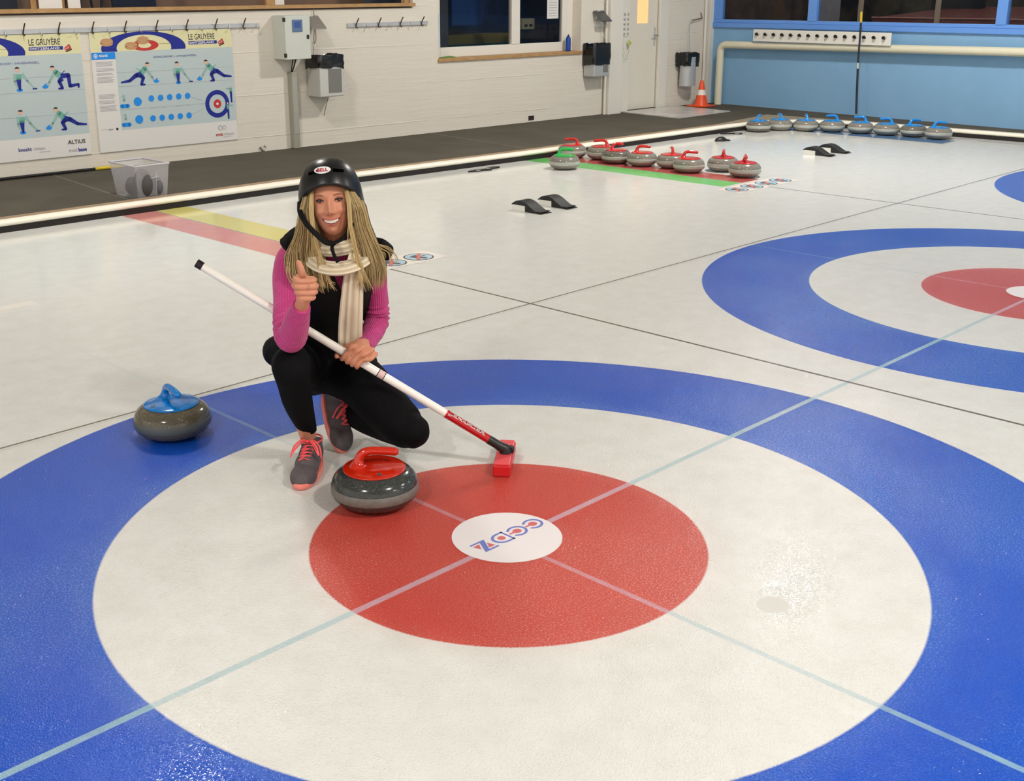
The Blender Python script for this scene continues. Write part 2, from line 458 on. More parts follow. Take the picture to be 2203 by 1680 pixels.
mb.build('white_tube', mat('white kerb foam', (240, 236, 220), 0.35), kerb)
mb = MB(); sweep(mb, [(0.102, 0.0), (0.102, 0.072), (0.235, 0.072), (0.235, 0.0)])
mb.build('wooden_strip', mat('plywood strip', (166, 142, 112), 0.6, vary=(8, 0.6, (140, 116, 88))), kerb)
mb = MB()
mb.poly([(p[0], p[1], 0.071) for p in offset(line, 0.235)[len(path) - 1:len(path) + 5]] + [(10.88, 5.86, 0.071)])
mb.build('corner_board', mat('corner plywood', (150, 138, 114), 0.6), kerb)

def carpet_outline():
    inn = offset(line, 0.236)
    out = [(12.6, -13.5), (12.02, 2.0), (12.15, 7.44), (11.6, 7.55), (0.3, 8.02), (-9, 8.45)]
    return inn, out
inn, out = carpet_outline()
mb = MB()
# strip along the end wall and strip along the blue wall as quads
for i in range(len(inn) - 1):
    def far(p, k):
        if k <= len(path) + 1: return (p[0] + 0.0, 7.961 - 0.0418 * (p[0] - 0.333) - 0.001)
        if k >= len(path) + 4: return (11.9 - (7.25 - p[1]) * 0.0805 - 0.001, p[1])
        return None
    a, b = inn[i], inn[i + 1]; fa, fb = far(a, i), far(b, i + 1)
    if fa and fb: mb.poly([(a[0], a[1], 0.05), (b[0], b[1], 0.05), (fb[0], fb[1], 0.05), (fa[0], fa[1], 0.05)])
k0 = len(path) + 1; k1 = len(path) + 4
ca = inn[k0]; cb = inn[k1]
xa = 11.9 - (7.25 - cb[1]) * 0.0805 - 0.001
poly = [(p[0], p[1], 0.05) for p in inn[k0:k1 + 1]] + [(xa, cb[1], 0.05), (11.918, 7.476, 0.05), (ca[0], 7.961 - 0.0418 * (ca[0] - 0.333) - 0.001, 0.05)]
mb.poly(poly)
o = mb.build('carpet', carpet_material())
tag(o, 'dark grey carpet walkway running around the ice below the walls', 'carpet')
s_ = o.modifiers.new('Solid', 'SOLIDIFY'); s_.thickness = 0.045; s_.offset = -1

# ------------------------------------------------------------------ end wall (local x along wall, y away from the hall)
WO = Vector((0.333, 7.961, 0)); WE_ = Vector((0.99913, -0.04173, 0)); WN = Vector((0.04173, 0.99913, 0)); WR = math.atan2(-0.04173, 0.99913)
def wp(s, out=0.0, z=0.0): return WO + WE_ * s - WN * out + Vector((0, 0, z))
def at_wall(mb): mb.M = Matrix.Translation(WO) @ Matrix.Rotation(WR, 4, 'Z'); return mb
CEIL = 4.6
def wall_panels(mb, x0, x1, z0, z1, holes, d=0.2):
    """solid wall with rectangular through holes"""
    xs = sorted({x0, x1} | {h[0] for h in holes} | {h[1] for h in holes})
    for a, b in zip(xs, xs[1:]):
        cuts = sorted([(h[2], h[3]) for h in holes if h[0] <= a + 1e-6 and h[1] >= b - 1e-6])
        z = z0
        for c0, c1 in cuts:
            if c0 > z: mb.box(a, b, 0, d, z, c0)
            z = c1
        if z < z1: mb.box(a, b, 0, d, z, z1)
mb = at_wall(MB())
wall_panels(mb, -9.5, 11.62, -0.02, CEIL, [(-3.0, 6.18, 1.485, 2.9), (6.54, 8.905, 0.85, 2.3), (9.80, 10.45, 0.0, 2.1)])
tag(mb.build('wall_end', WALLW), kind='structure')

# window 1: long opening with pine sill, high on the left
w1 = thing('window_1', 'long window with pine sill above the posters', 'window', wp(1.6, 0, 1.45), WR); tag(w1, kind='structure')
def sub(mb, s, z): mb.M = Matrix.Translation((-s, 0, -z)); return mb
mb = sub(MB(), 1.6, 1.45); mb.box(-3.0, 6.19, -0.035, 0.22, 1.452, 1.486); mb.build('window_sill', WOOD, w1)
mb = sub(MB(), 1.6, 1.45); mb.box(-3.0, 6.15, -0.012, 0.0, 1.436, 1.452); mb.build('sill_shadow', DKWOOD_SHADE, w1)  # dark strip stands in for the sill's shadow line
mb = sub(MB(), 1.6, 1.45); mb.box(-3.0, 6.18, 0.9, 0.95, 1.4, 3.0); mb.build('back_board', mat('tan board', (190, 150, 120), 0.6), w1)
mb = sub(MB(), 1.6, 1.45); mb.box(-3.0, 6.18, 0.2, 0.95, 1.44, 1.47); mb.build('inner_ledge', DKWOOD_SHADE, w1)
for s0, s1, y, z0, z1, mt in ((1.99, 2.04, .18, 1.486, 2.9, WOOD), (2.27, 2.30, .18, 1.486, 2.9, WOOD), (4.36, 4.46, .1, 1.486, 2.9, WOOD), (6.10, 6.18, .05, 1.486, 2.9, WOOD)):
    mb = sub(MB(), 1.6, 1.45); mb.box(s0, s1, y, y + 0.03, z0, z1); mb.build('window_post', mt, w1)
mb = sub(MB(), 1.6, 1.45); mb.box(-3, 6.1, 0.195, 0.199, 1.486, 2.9); mb.build('pane', GLASSC, w1)
# things seen through it
tag(at_wall(MB()).box(2.04, 2.25, 0.12, 0.13, 1.487, 1.9).build('notice_board', PAPER), 'white notice card leaning in the pine-silled window, nearest the left', 'notice')
tag(at_wall(MB()).box(2.305, 2.42, 0.12, 0.13, 1.487, 1.9).build('notice_board', PAPER), 'narrow white notice card in the pine-silled window, right of the wider one', 'notice')
tag(at_wall(MB()).box(4.47, 4.58, 0.11, 0.115, 1.487, 1.8).build('notice_sheet', PAPER), 'white sheet in the pine-silled window beside its middle post', 'notice')
DKB = mat('dark trestle', (40, 32, 34), 0.5); NAVY = mat('navy cloth', (38, 42, 72), 0.7)
mb = at_wall(MB()); mb.box(1.2, 1.98, 0.45, 0.5, 1.47, 2.5)
tag(mb.build('curtain', NAVY), 'dark navy cloth behind the left end of the pine-silled window', 'curtain')
for i, (s, lab) in enumerate(((2.47, 'black splayed trestle seen through the pine-silled window, left one'), (2.62, 'black splayed trestle seen through the pine-silled window, middle one'), (2.83, 'black splayed trestle seen through the pine-silled window, right one'))):
    t = thing('trestle', lab, 'trestle', wp(s, -0.45, 1.47), WR, 'trestles behind the long window')
    for sg in (-1, 1):
        mb = MB(); mb.tube([(sg * 0.06, 0, 0), (sg * 0.01, 0, 0.5)], 0.013, 6); mb.build('leg', DKB, t)
mb = at_wall(MB()); mb.box(2.92, 3.36, 0.5, 0.55, 1.47, 2.2)
tag(mb.build('cabinet_side', mat('dark blue panel', (30, 30, 58), 0.5)), 'dark blue cabinet end seen through the pine-silled window', 'cabinet')

# window 2: white framed, room added behind it in place of the glass reflection
w2 = thing('window_2', 'white framed window with wooden sill', 'window', wp(7.7, 0, 0.85), WR); tag(w2, kind='structure')
def f2(name, boxes, m, bev=0.0):
    mb = sub(MB(), 7.7, 0.85)
    for b_ in boxes: mb.box(*b_)
    return mb.build(name, m, w2, bev)
f2('window_sill', [(6.53, 8.91, -0.025, 0.20, 0.836, 0.872)], WOOD, 0.003)
f2('window_frame', [(6.54, 6.70, 0.15, 0.20, 0.872, 2.3), (8.72, 8.80, 0.15, 0.20, 0.872, 2.3), (6.70, 8.72, 0.15, 0.20, 0.872, 0.985), (7.83, 7.97, 0.14, 0.20, 0.985, 2.3), (8.80, 8.905, 0.15, 0.2, 0.872, 2.3)], WHITE, 0.004)
f2('pane', [(6.70, 7.83, 0.17, 0.176, 0.985, 2.3)], GLASSC)
f2('pane', [(7.97, 8.72, 0.17, 0.176, 0.985, 2.3)], GLASSC)
f2('inner_room', [(6.3, 9.2, 1.2, 1.25, 0.3, 2.6)], mat('reflection blue room wall', (28, 52, 92), 0.5, vary=(4, 0.8, (20, 30, 54))))  # dark blue of the pane's reflection, put into a wall colour
f2('inner_side', [(6.28, 6.33, 0.2, 1.2, 0.3, 2.6), (9.15, 9.2, 0.2, 1.2, 0.3, 2.6)], mat('dark room side', (30, 40, 60), 0.6))
f2('counter', [(6.33, 8.6, 0.85, 1.15, 0.95, 1.08)], mat('olive counter', (104, 98, 52), 0.4))
f2('counter_front', [(6.33, 8.6, 0.83, 0.85, 0.3, 0.97)], mat('teal counter front', (22, 62, 78), 0.4))
f2('room_post', [(7.15, 7.30, 0.7, 0.76, 0.3, 2.6)], mat('grey post', (74, 78, 88), 0.5))
f2('blue_cabinet', [(7.45, 7.95, 0.8, 0.84, 1.2, 2.3)], mat('blue locker', (26, 66, 124), 0.4))
t = thing('socket_box', 'pale grey socket box seen through the right pane of the white framed window', 'box', wp(8.42, -0.45, 1.14), WR)
mb = MB(); mb.box(-0.11, 0.11, 0, 0.05, 0, 0.13); mb.build('housing', mat('pale olive plastic', (150, 146, 118), 0.4), t, 0.004)
for x in (-0.07, 0.015):
    mb = MB(); mb.box(x, x + 0.05, -0.004, 0.0, 0.03, 0.06); mb.build('socket', BLACKP, t)
t = tag(at_wall(MB()).box(6.56, 6.69, 0.142, 0.146, 0.985, 1.36).build('notice_sheet', mat('bluish paper', (206, 212, 220), 0.6)), 'tall bluish paper sheet at the left edge of the white framed window', 'notice')
mb = at_wall(MB()); mb.box(8.46, 8.66, 0.163, 0.166, 1.27, 1.65, 0)
for k in range(9): mb.box(8.49, 8.63, 0.1622, 0.163, 1.30 + k * 0.032, 1.306 + k * 0.032, 1)
tag(mb.build('notice_sheet', [PAPER, mat('grey print', (150, 150, 160), 0.7)]), 'printed white notice taped to the right pane of the white framed window', 'notice')
# bottle and small things on the sill
t = thing('drink_bottle', 'blue drink bottle standing on the sill at the right end of the window', 'bottle', wp(8.74, -0.06, 0.872), WR)
mb = MB(); mb.lathe([(0.0, 0), (0.030, 0.001), (0.032, 0.01), (0.032, 0.15), (0.028, 0.165), (0.018, 0.172)], 20); mb.build('body', mat('blue bottle', (18, 70, 160), 0.3), t)
mb = MB(); mb.lathe([(0.019, 0.172), (0.019, 0.185), (0.008, 0.19), (0.007, 0.205), (0.0, 0.206)], 16); mb.build('cap', mat('dark blue cap', (14, 36, 84), 0.4), t)
mb = at_wall(MB()); mb.tube([(6.60, 0.05, 0.880), (6.68, 0.04, 0.885), (6.76, 0.06, 0.886), (6.84, 0.05, 0.879)], [0.006, 0.009, 0.009, 0.005], 8)
tag(mb.build('green_strap', mat('green strap', (96, 150, 70), 0.6)), 'crumpled green strap lying on the left end of the wooden window sill', 'strap')

# door and pilasters
d1 = thing('door_1', 'off white door with lit slot window', 'door', wp(10.12, 0, 0.05), WR); tag(d1, kind='structure')
def f3(name, boxes, m, bev=0.0, par=None):
    mb = sub(MB(), 10.12, 0.05)
    for b_ in boxes: mb.box(*b_)
    return mb.build(name, m, par or d1, bev)
f3('door_leaf', [(9.82, 10.02, 0.03, 0.07, 0.065, 2.08), (10.25, 10.435, 0.03, 0.07, 0.065, 2.08), (10.02, 10.25, 0.03, 0.07, 0.065, 1.18)], DOORW)
f3('slot_pane', [(10.02, 10.25, 0.045, 0.055, 1.18, 2.0)], mat('lit slot pane', (240, 190, 130), 0.4, emit=((240, 188, 128), 0.75)))
f3('threshold', [(9.80, 10.45, 0.0, 0.2, 0.03, 0.062)], DKWOOD_SHADE)
f3('door_back', [(9.80, 10.45, 0.16, 0.2, 0.05, 2.1)], DKWOOD_SHADE)
f3('door_frame', [(9.64, 9.815, -0.03, 0.02, 0.052, 2.2), (10.445, 10.62, -0.02, 0.02, 0.052, 2.2)], WHITE, 0.004)
h = f3('door_handle', [(10.375, 10.405, 0.022, 0.03, 0.88, 1.12)], STEEL, 0.003)
mb = sub(MB(), 10.12, 0.05); mb.tube([(10.39, 0.02, 1.02), (10.39, -0.03, 1.02), (10.30, -0.035, 1.02)], 0.009, 8); mb.build('lever', STEEL, h)
mb = at_wall(MB()); mb.box(9.355, 9.60, -0.10, 0.02, 0.03, CEIL)
tag(mb.build('trim_1', WHITE, None, 0.006), kind='structure')
mb = at_wall(MB()); mb.tube([(9.33, -0.05, 0.03), (9.33, -0.05, CEIL)], 0.018, 10)
tag(mb.build('wall_pipe', WHITE), 'thin white pipe running down beside the white pillar left of the door', 'pipe')
# switch strip on the door frame
t = thing('switch_panel', 'tall white panel of round switches on the frame left of the door', 'switch panel', wp(9.72, 0.03, 1.02), WR)
mb = MB(); mb.box(-0.075, 0.075, -0.012, 0, 0, 0.32); mb.build('plate', WHITE, t, 0.003)
SWG = mat('grey switch', (180, 176, 168), 0.4)
for i in range(5):
    for x in (-0.035, 0.035):
        mb = MB(); mb.M = Matrix.Translation((x, -0.013, 0.035 + i * 0.062)) @ Matrix.Rotation(PI / 2, 4, 'X'); mb.lathe([(0, 0.004), (0.018, 0.004), (0.02, 0), (0.02, -0.003)][::-1], 14); mb.build('switch', SWG, t)
t = thing('hanging_cable', 'loose white cable with yellow tag hanging on the frame left of the door', 'cable', wp(9.70, 0.05, 0.75), WR)
mb = MB(); crtube(mb, [(-0.05, 0, 0.30, .004), (-0.05, -.02, 0.12, .004), (0.02, -.03, 0.02, .004), (0.07, -.03, 0.10, .004), (0.09, -.02, 0.19, .004)], 6, 6); mb.build('cord', mat('white cord', (220, 216, 196), 0.5), t)
mb = MB(); mb.poly([(0.03, -0.035, 0.14), (0.10, -0.035, 0.19), (0.03, -0.03, 0.24)]); mb.build('yellow_tag', mat('yellow green tag', (180, 190, 90), 0.5), t)
mb = MB(); crtube(mb, [(-0.45, 0.0, 0.24, .003), (-0.33, 0.01, 0.17, .003), (-0.2, 0.01, 0.15, .003), (-0.08, -0.01, 0.0, .003), (0.03, -0.02, -0.02, .003)], 6, 5); mb.build('thin_wire', mat('pale wire', (214, 206, 160), 0.5), t)

# floor vent hole in the wall
tag(at_wall(MB()).box(7.985, 8.08, -0.004, 0.0, 0.07, 0.125).build('wall_vent', mat('dark vent', (46, 24, 30), 0.7)), 'small dark rectangular vent low in the white wall', 'vent')
mb = at_wall(MB()); mb.tube([(4.12, -0.012, 0.10), (4.15, -0.014, 0.06), (4.165, -0.014, 0.062)], 0.010, 6); mb.tube([(4.17, -0.012, 0.11), (4.19, -0.012, 0.09)], 0.006, 6)
tag(mb.build('broken_bracket', mat('greyish bracket', (150, 146, 140), 0.6)), 'small broken grey bracket at the foot of the wall right of the posters', 'bracket')

# white mat before the door
mb = MB(); mb.prism([(9.87, 6.50), (11.03, 6.50), (11.15, 7.47), (10.0, 7.52)], 2, 0.0515, 0.063)
tag(mb.build('door_mat_board', mat('scuffed white board', (212, 208, 204), 0.22, vary=(5, 0.7, (180, 174, 168)))), 'scuffed shiny white board lying on the carpet before the door', 'board')

# ------------------------------------------------------------------ blue side wall
BO = Vector((11.9, 7.25, 0)); BEx = Vector((-0.0802, -0.9968, 0)); BR = math.atan2(-0.9968, -0.0802)
BN = Vector((0.9968, -0.0802, 0))
def bp_(t, out=0.0, z=0.0): return BO + BEx * t - BN * out + Vector((0, 0, z))
def at_blue(mb): mb.M = Matrix.Translation(BO) @ Matrix.Rotation(BR, 4, 'Z'); return mb
mb = at_blue(MB())
wall_panels(mb, -0.6, 20.0, -0.02, CEIL, [(-0.12, 12.0, 1.19, 2.6)], 0.15)
tag(mb.build('wall_right', BLUEW), kind='structure')
w3 = thing('window_3', 'band of windows with bright blue frames', 'window', bp_(2, 0, 1.1), BR); tag(w3, kind='structure')
def f4(name, boxes, m, bev=0.0):
    mb = MB(); mb.M = Matrix.Translation((-2, 0, -1.1))
    for b_ in boxes: mb.box(*b_)
    return mb.build(name, m, w3, bev)
f4('window_sill', [(-0.22, 12.0, -0.035, 0.0, 1.097, 1.16)], BLUEF, 0.004)
f4('window_frame', [(-0.22, 12.0, -0.02, 0.06, 1.16, 1.205), (-0.22, -0.05, -0.02, 0.06, 1.205, 2.6)] + [(a, a + 0.125, -0.03, 0.06, 1.2, 2.6) for a in (1.365, 3.885, 6.4, 8.9)], BLUEF, 0.006)
for a, b in ((-0.05, 1.365), (1.49, 3.885), (4.01, 6.4), (6.53, 8.9)):
    f4('pane', [(a, b, 0.02, 0.026, 1.205, 2.6)], GLASSC)
f4('inner_floor', [(-1.0, 12, 0.15, 4.0, 0.6, 0.65)], mat('inner dark floor', (60, 44, 40), 0.5))
f4('inner_back', [(-1.0, 12, 3.6, 3.7, 0.6, 3.0)], mat('olive brown clutter wall', (104, 92, 66), 0.7, vary=(2.2, 1.0, (40, 36, 34))))
f4('inner_side', [(-1.1, -1.0, 0.15, 3.7, 0.6, 3.0)], mat('inner brown wall', (96, 74, 66), 0.7, vary=(3, 1.0, (44, 34, 32))))
f4('inner_dark', [(1.6, 2.35, 2.6, 2.7, 0.6, 3.0)], mat('black opening', (12, 12, 14), 0.7))
f4('inner_post', [(a, a + 0.05, 1.5, 1.55, 0.6, 3.0) for a in (0.42, 1.13, 2.28)], mat('pale room post', (206, 186, 160), 0.5))
t = thing('tall_box', 'grey box with red top seen through the leftmost blue framed pane', 'box', bp_(0.62, -1.3, 0.65), BR)
mb = MB(); mb.box(-0.16, 0.16, 0, 0.3, 0, 0.86); mb.build('body', mat('grey card', (150, 150, 158), 0.6), t)
mb = MB(); mb.box(-0.14, 0.05, 0.02, 0.28, 0.86, 0.92); mb.build('red_top', mat('dark red', (130, 30, 40), 0.5), t)
t = thing('red_table', 'long low red-brown tables with shiny edges behind the blue framed window', 'table', bp_(2.6, -1.6, 0.65), BR)
REDB = mat('red brown table top', (122, 62, 56), 0.35, vary=(3, 0.5, (150, 100, 92)))
mb = MB(); mb.add([(-1.3, 0, 0.56), (1.25, 0.0, 0.56), (1.5, 1.3, 0.70), (-0.7, 1.2, 0.70), (-1.3, 0, 0.50), (1.25, 0, 0.50), (1.5, 1.3, 0.64), (-0.7, 1.2, 0.64)],
                   [(0, 1, 2, 3), (7, 6, 5, 4), (0, 4, 5, 1), (1, 5, 6, 2), (2, 6, 7, 3), (3, 7, 4, 0)]); mb.build('table_top', REDB, t)
mb = MB(); mb.tube([(-1.3, -0.01, 0.565), (1.25, -0.01, 0.565)], 0.012, 6); mb.build('shiny_edge', mat('shiny copper edge', (210, 150, 140), 0.25, 0.6), t)
for x in (-1.1, 0.0, 1.1):
    mb = MB(); mb.box(x - 0.04, x + 0.04, 0.1, 0.18, 0, 0.5); mb.build('leg', DKWOOD_SHADE, t)
# lagged pipe
mb = at_blue(MB())
pp = [(0.055, -0.12, 0.052), (0.055, -0.12, 0.78)] + [(0.055 + 0.09 * (1 - math.cos(a)), -0.12, 0.78 + 0.09 * math.sin(a)) for a in [PI / 2 * k / 6 for k in range(1, 7)]] + [(4.3, -0.12, 0.915), (13.0, -0.12, 1.0)]
mb.tube(pp, 0.05, 20, caps=True)
tag(mb.build('lagged_pipe', CREAM), 'thick cream lagged pipe along the blue wall, bent down to the floor near the corner', 'pipe')
# peg board
t = thing('peg_board', 'white board with a row of black pegs on the blue wall', 'peg board', bp_(1.68, 0.0, 0.935), BR)
mb = MB(); mb.box(-1.03, 1.01, -0.197, -0.179, 0, 0.153); mb.box(-0.8, -0.75, -0.179, -0.002, 0.07, 0.12); mb.box(0.75, 0.8, -0.179, -0.002, 0.07, 0.12); mb.build('board', mat('white board', (236, 234, 226), 0.4), t, 0.003)
for k in range(15):
    x = -0.955 + k * 0.1345
    mb = MB(); mb.tube([(x, -0.197, 0.085), (x, -0.232, 0.09)], 0.014, 10); mb.tube([(x, -0.227, 0.09), (x + 0.002, -0.237, 0.10)], 0.021, 10); mb.build('peg', BLACKP, t)
# stick broom leaning on the pipe
t = thing('long_brush', 'thin black pole with yellow grip leaning upright against the cream pipe', 'brush', bp_(2.375, 0.30, 0.052), BR)
mb = MB(); mb.tube([(0.0, 0, 0.05), (-0.06, 0.035, 0.66)], 0.0125, 10); mb.tube([(-0.06, 0.035, 0.66), (-0.075, 0.045, 1.16)], 0.0115, 10); mb.build('pole', mat('dark blue black pole', (20, 24, 44), 0.35), t)
mb = MB(); mb.tube([(-0.075, 0.045, 1.16), (-0.085, 0.05, 1.27)], 0.0145, 10, dome=True); mb.build('yellow_grip', mat('yellow grip', (220, 190, 50), 0.4), t)
mb = MB(); mb.tube([(-0.055, 0.032, 0.60), (-0.062, 0.036, 0.67)], 0.0145, 10); mb.build('pale_band', mat('pale band', (200, 200, 190), 0.4), t)
mb = MB(); mb.tube([(0.0, 0.0, 0.0), (0.0, 0, 0.05)], [0.018, 0.014], 10); mb.build('foot', mat('pale blue foot', (130, 160, 180), 0.5), t)

# ------------------------------------------------------------------ things on the end wall
def rack(name, label, s0, s1, z, hooks, small, group=None):
    t = thing(name, label, 'coat rack', wp(s0, 0, z), WR, group)
    mb = MB(); mb.box(0, s1 - s0, -0.022, 0, -0.021, 0.021); mb.build('rail', GALV, t, 0.002)
    n0 = 0
    for s in hooks:
        x = s - s0
        mb = MB(); mb.tube([(x, -0.024, -0.03), (x, -0.03, 0.0), (x + 0.002, -0.05, 0.035), (x + 0.004, -0.075, 0.07)], 0.0065, 6)
        mb.tube([(x, -0.024, -0.02), (x, -0.045, -0.035), (x, -0.065, -0.02)], 0.005, 6); mb.build('hook', DARKH, t)
    for s in small:
        x = s - s0
        mb = MB(); mb.tube([(x, -0.024, 0.015), (x, -0.03, -0.02), (x, -0.05, -0.035), (x, -0.065, -0.015)], 0.0055, 6); mb.build('hook', GALV, t)
rack('coat_rack', 'long metal coat rack with many hooks on the wall above the posters', 0.95, 4.19, 1.300, [1.813 + 0.3125 * k for k in range(-2, 8)], [1.813 + 0.156 + 0.3125 * k for k in range(-3, 8)])
rack('coat_rack', 'short metal coat rack with four tall hooks between the grey hood and the window', 5.275, 6.376, 1.272, [5.375, 5.675, 5.975, 6.275], [5.525, 5.825, 6.125])

# control cabinet
t = thing('control_cabinet', 'pale grey control cabinet with small blue screen on the white wall', 'cabinet', wp(4.355, 0, 0.963), WR)
CABG = mat('pale cabinet grey', (208, 212, 204), 0.4)
mb = MB(); mb.box(0, 0.30, -0.20, 0, 0, 0.425); mb.build('body', CABG, t, 0.004)
d = MB(); d.box(0.0, 0.30, -0.222, -0.202, 0, 0.425); dd = d.build('door', CABG, t, 0.004)
mb = MB(); mb.box(0.085, 0.205, -0.229, -0.222, 0.265, 0.385); sc_ = mb.build('screen_frame', mat('blue grey bezel', (96, 120, 156), 0.4), t, 0.003)
mb = MB(); mb.box(0.107, 0.183, -0.231, -0.229, 0.305, 0.365); mb.build('screen', mat('blue display', (62, 84, 146), 0.2, emit=((62, 84, 146), 0.15)), sc_)
mb = MB(); mb.box(0.255, 0.28, -0.232, -0.222, 0.195, 0.235); mb.build('latch', BLACKP, t, 0.003)
for z in (0.04, 0.385):
    mb = MB(); mb.box(-0.006, 0.008, -0.226, -0.19, z - 0.02, z + 0.02); mb.build('hinge', BLACKP, t, 0.002)
mb = MB(); crtube(mb, [(0.16, -0.10, 0.0, .006), (0.165, -0.07, -0.06, .006), (0.175, -0.035, -0.135, .006)], 5, 6)
crtube(mb, [(0.19, -0.10, 0.0, .007), (0.195, -0.07, -0.06, .007), (0.185, -0.035, -0.135, .007)], 5, 6); mb.build('cable', BLACKP, t)
t = thing('cable_duct', 'grey metal cable duct running from the control cabinet down to the floor', 'cable duct', wp(4.50, 0, 0.053), WR)
mb = MB(); mb.box(0, 0.075, -0.07, 0, 0.0, 0.775); mb.build('duct_body', mat('duct grey', (166, 164, 150), 0.45, 0.2), t, 0.003)
mb = MB(); mb.box(0.008, 0.067, -0.074, -0.07, 0.15, 0.77); mb.build('duct_cover', mat('duct cover grey', (176, 176, 164), 0.4, 0.2), t, 0.001)
# sloping hoods above two bins
def hood(label, s, z, m, w=0.19, sc=1.0):
    t = thing('metal_hood', label, 'metal hood', wp(s, 0, z), WR, 'sloping metal hoods above the bins')
    mb = MB(); mb.add([(-w / 2, -0.02, 0.12), (w / 2, -0.02, 0.12), (w / 2 , -0.17, 0.0), (-w / 2, -0.17, 0.0), (-w / 2, -0.02, 0.108), (w / 2, -0.02, 0.108), (w / 2, -0.17, -0.012), (-w / 2, -0.17, -0.012)],
                      [(0, 3, 2, 1), (4, 5, 6, 7), (3, 7, 6, 2), (0, 1, 5, 4), (0, 4, 7, 3), (1, 2, 6, 5)]); mb.build('sloping_lid', m, t)
    mb = MB(); mb.box(-0.03, 0.03, -0.03, 0, 0.02, 0.13); mb.build('bracket', GREYM, t)
    return t
t = hood('small sloping grey metal hood with looped cable, right of the control cabinet', 4.80, 1.258, mat('grey brown sheet', (148, 144, 136), 0.45, 0.3))
mb = MB(); crtube(mb, [(-0.02, -0.12, 0.0, .0045), (-0.02, -0.10, -0.1, .0045), (0.0, -0.08, -0.155, .0045), (0.035, -0.06, -0.1, .0045), (0.045, -0.03, 0.1, .0045), (0.045, -0.012, 0.22, .0045)], 8, 6); mb.build('cable_loop', CABLE, t)
mb = MB(); mb.tube([(0.0, -0.05, -0.14), (0.0, -0.05, -0.30)], 0.003, 6); mb.build('thin_wire', CABLE, t)
t = hood('small sloping dark metal hood on the wall left of the white pillar', 9.20, 1.235, mat('dark steel sheet', (104, 104, 106), 0.3, 0.6))
mb = MB(); mb.box(-0.05, 0.12, -0.02, 0, -0.08, 0.0); mb.build('socket', WHITE, t, 0.003)
mb = MB(); mb.tube([(0.0, -0.06, -0.02), (0.05, -0.05, -0.12), (0.10, -0.08, -0.27)], 0.004, 6); mb.build('cable', mat('pale cord', (200, 196, 180), 0.5), t)

def bag(mb, w, d, h, seed):
    """crumpled bag turned over the rim of a bin: closed shell following a rounded box"""
    n = 40; rows = 9; vs = []; fs = []
    for i in range(rows):
        f = i / (rows - 1)
        for k in range(n):
            a = 2 * PI * k / n
            ca, sa = math.cos(a), math.sin(a)
            q = (abs(ca) ** 9 + abs(sa) ** 9) ** (-1 / 9)
            nz = noise.noise(Vector((ca * 2.6, sa * 2.6, f * 2.2 + seed)))
            nz2 = noise.noise(Vector((ca * 7, sa * 7, f * 4 + seed)))
            k_ = 1.06 + 0.035 * nz + 0.03 * nz2 + (0.03 if 0.15 < f < 0.9 else 0)
            z = h * (f - 0.5) + (0.016 * noise.noise(Vector((ca * 3, sa * 3, seed + 9))) if i in (0, rows - 1) else 0)
            if i == 0: z += -0.02 * (0.5 + noise.noise(Vector((ca * 1.3, sa * 1.3, seed + 3))))
            vs.append((w / 2 * q * ca * k_, d / 2 * q * sa * k_, z))
    for i in range(rows - 1):
        for k in range(n): fs.append((i * n + k, i * n + (k + 1) % n, (i + 1) * n + (k + 1) % n, (i + 1) * n + k))
    mb.add(vs, fs, 0, True)
    # the bag's inside, dropping a little
    top = (rows - 1) * n
    inner = [(v[0] * 0.9, v[1] * 0.9, v[2] - 0.05) for v in vs[top:]]
    mb.add(vs[top:] + inner, [(k, (k + 1) % n, n + (k + 1) % n, n + k) for k in range(n)] + [tuple(range(n, 2 * n))], 0, True)
def wallbin(label, s, z0, z1, w, dep, bagz, round_=False, front=None, seed=1, m=GREYM):
    t = thing('wall_bin', label, 'bin', wp(s, 0, z0), WR, 'wall mounted waste bins')
    h = z1 - z0
    mb = MB()
    if round_:
        mb.lathe([(w / 2, 0), (w / 2, h)], 28, c=(0, -dep / 2 - 0.02, 0), sy=dep / w)
    else: mb.box(-w / 2, w / 2, -dep, -0.012, 0, h)
    mb.build('body', m, t, 0 if round_ else 0.012, 3)
    mb = MB(); mb.box(-w / 4, w / 4, -0.02, 0, h * 0.2, h * 0.8); mb.build('bracket', DKGREYM, t)
    if front:
        mb = MB(); mb.box(front[0], front[1], -dep - 0.004, -dep, front[2], front[3]); mb.build('front_panel', DKGREYM, t, 0.001)
    mb = MB(); mb.M = Matrix.Translation((0, -dep / 2 - 0.005, (bagz[0] + bagz[1]) / 2 - z0)); bag(mb, w + 0.012, dep + 0.0, bagz[1] - bagz[0], seed)
    mb.build('bin_bag', BAGM, t)
    return t
wallbin('square grey wall bin with black bag under the control cabinet hood', 4.88, 0.57, 0.94, 0.295, 0.25, (0.865, 0.995), front=(-0.045, 0.12, 0.04, 0.28), seed=1.3)
mb = at_wall(MB()); mb.tube([(4.93, -0.11, 0.57), (4.93, -0.05, 0.46), (4.92, -0.02, 0.36)], 0.004, 6)
tag(mb.build('hanging_cable', CABLE), 'short brown cable end hanging below the square grey wall bin', 'cable')
wallbin('steel wall bin with rounded front and black bag, left of the white pillar', 9.095, 0.555, 0.93, 0.29, 0.20, (0.71, 0.965), front=(0.02, 0.11, 0.05, 0.16), seed=4.1, m=STEEL)
wallbin('round steel wall bin with black bag between the door and the corner', 10.955, 0.33, 0.72, 0.26, 0.20, (0.61, 0.775), True, seed=8.3, m=STEEL)
t = thing('wall_bracket', 'thin angled wire bracket on the wall above the round steel bin', 'bracket', wp(11.2, 0, 1.20), WR)
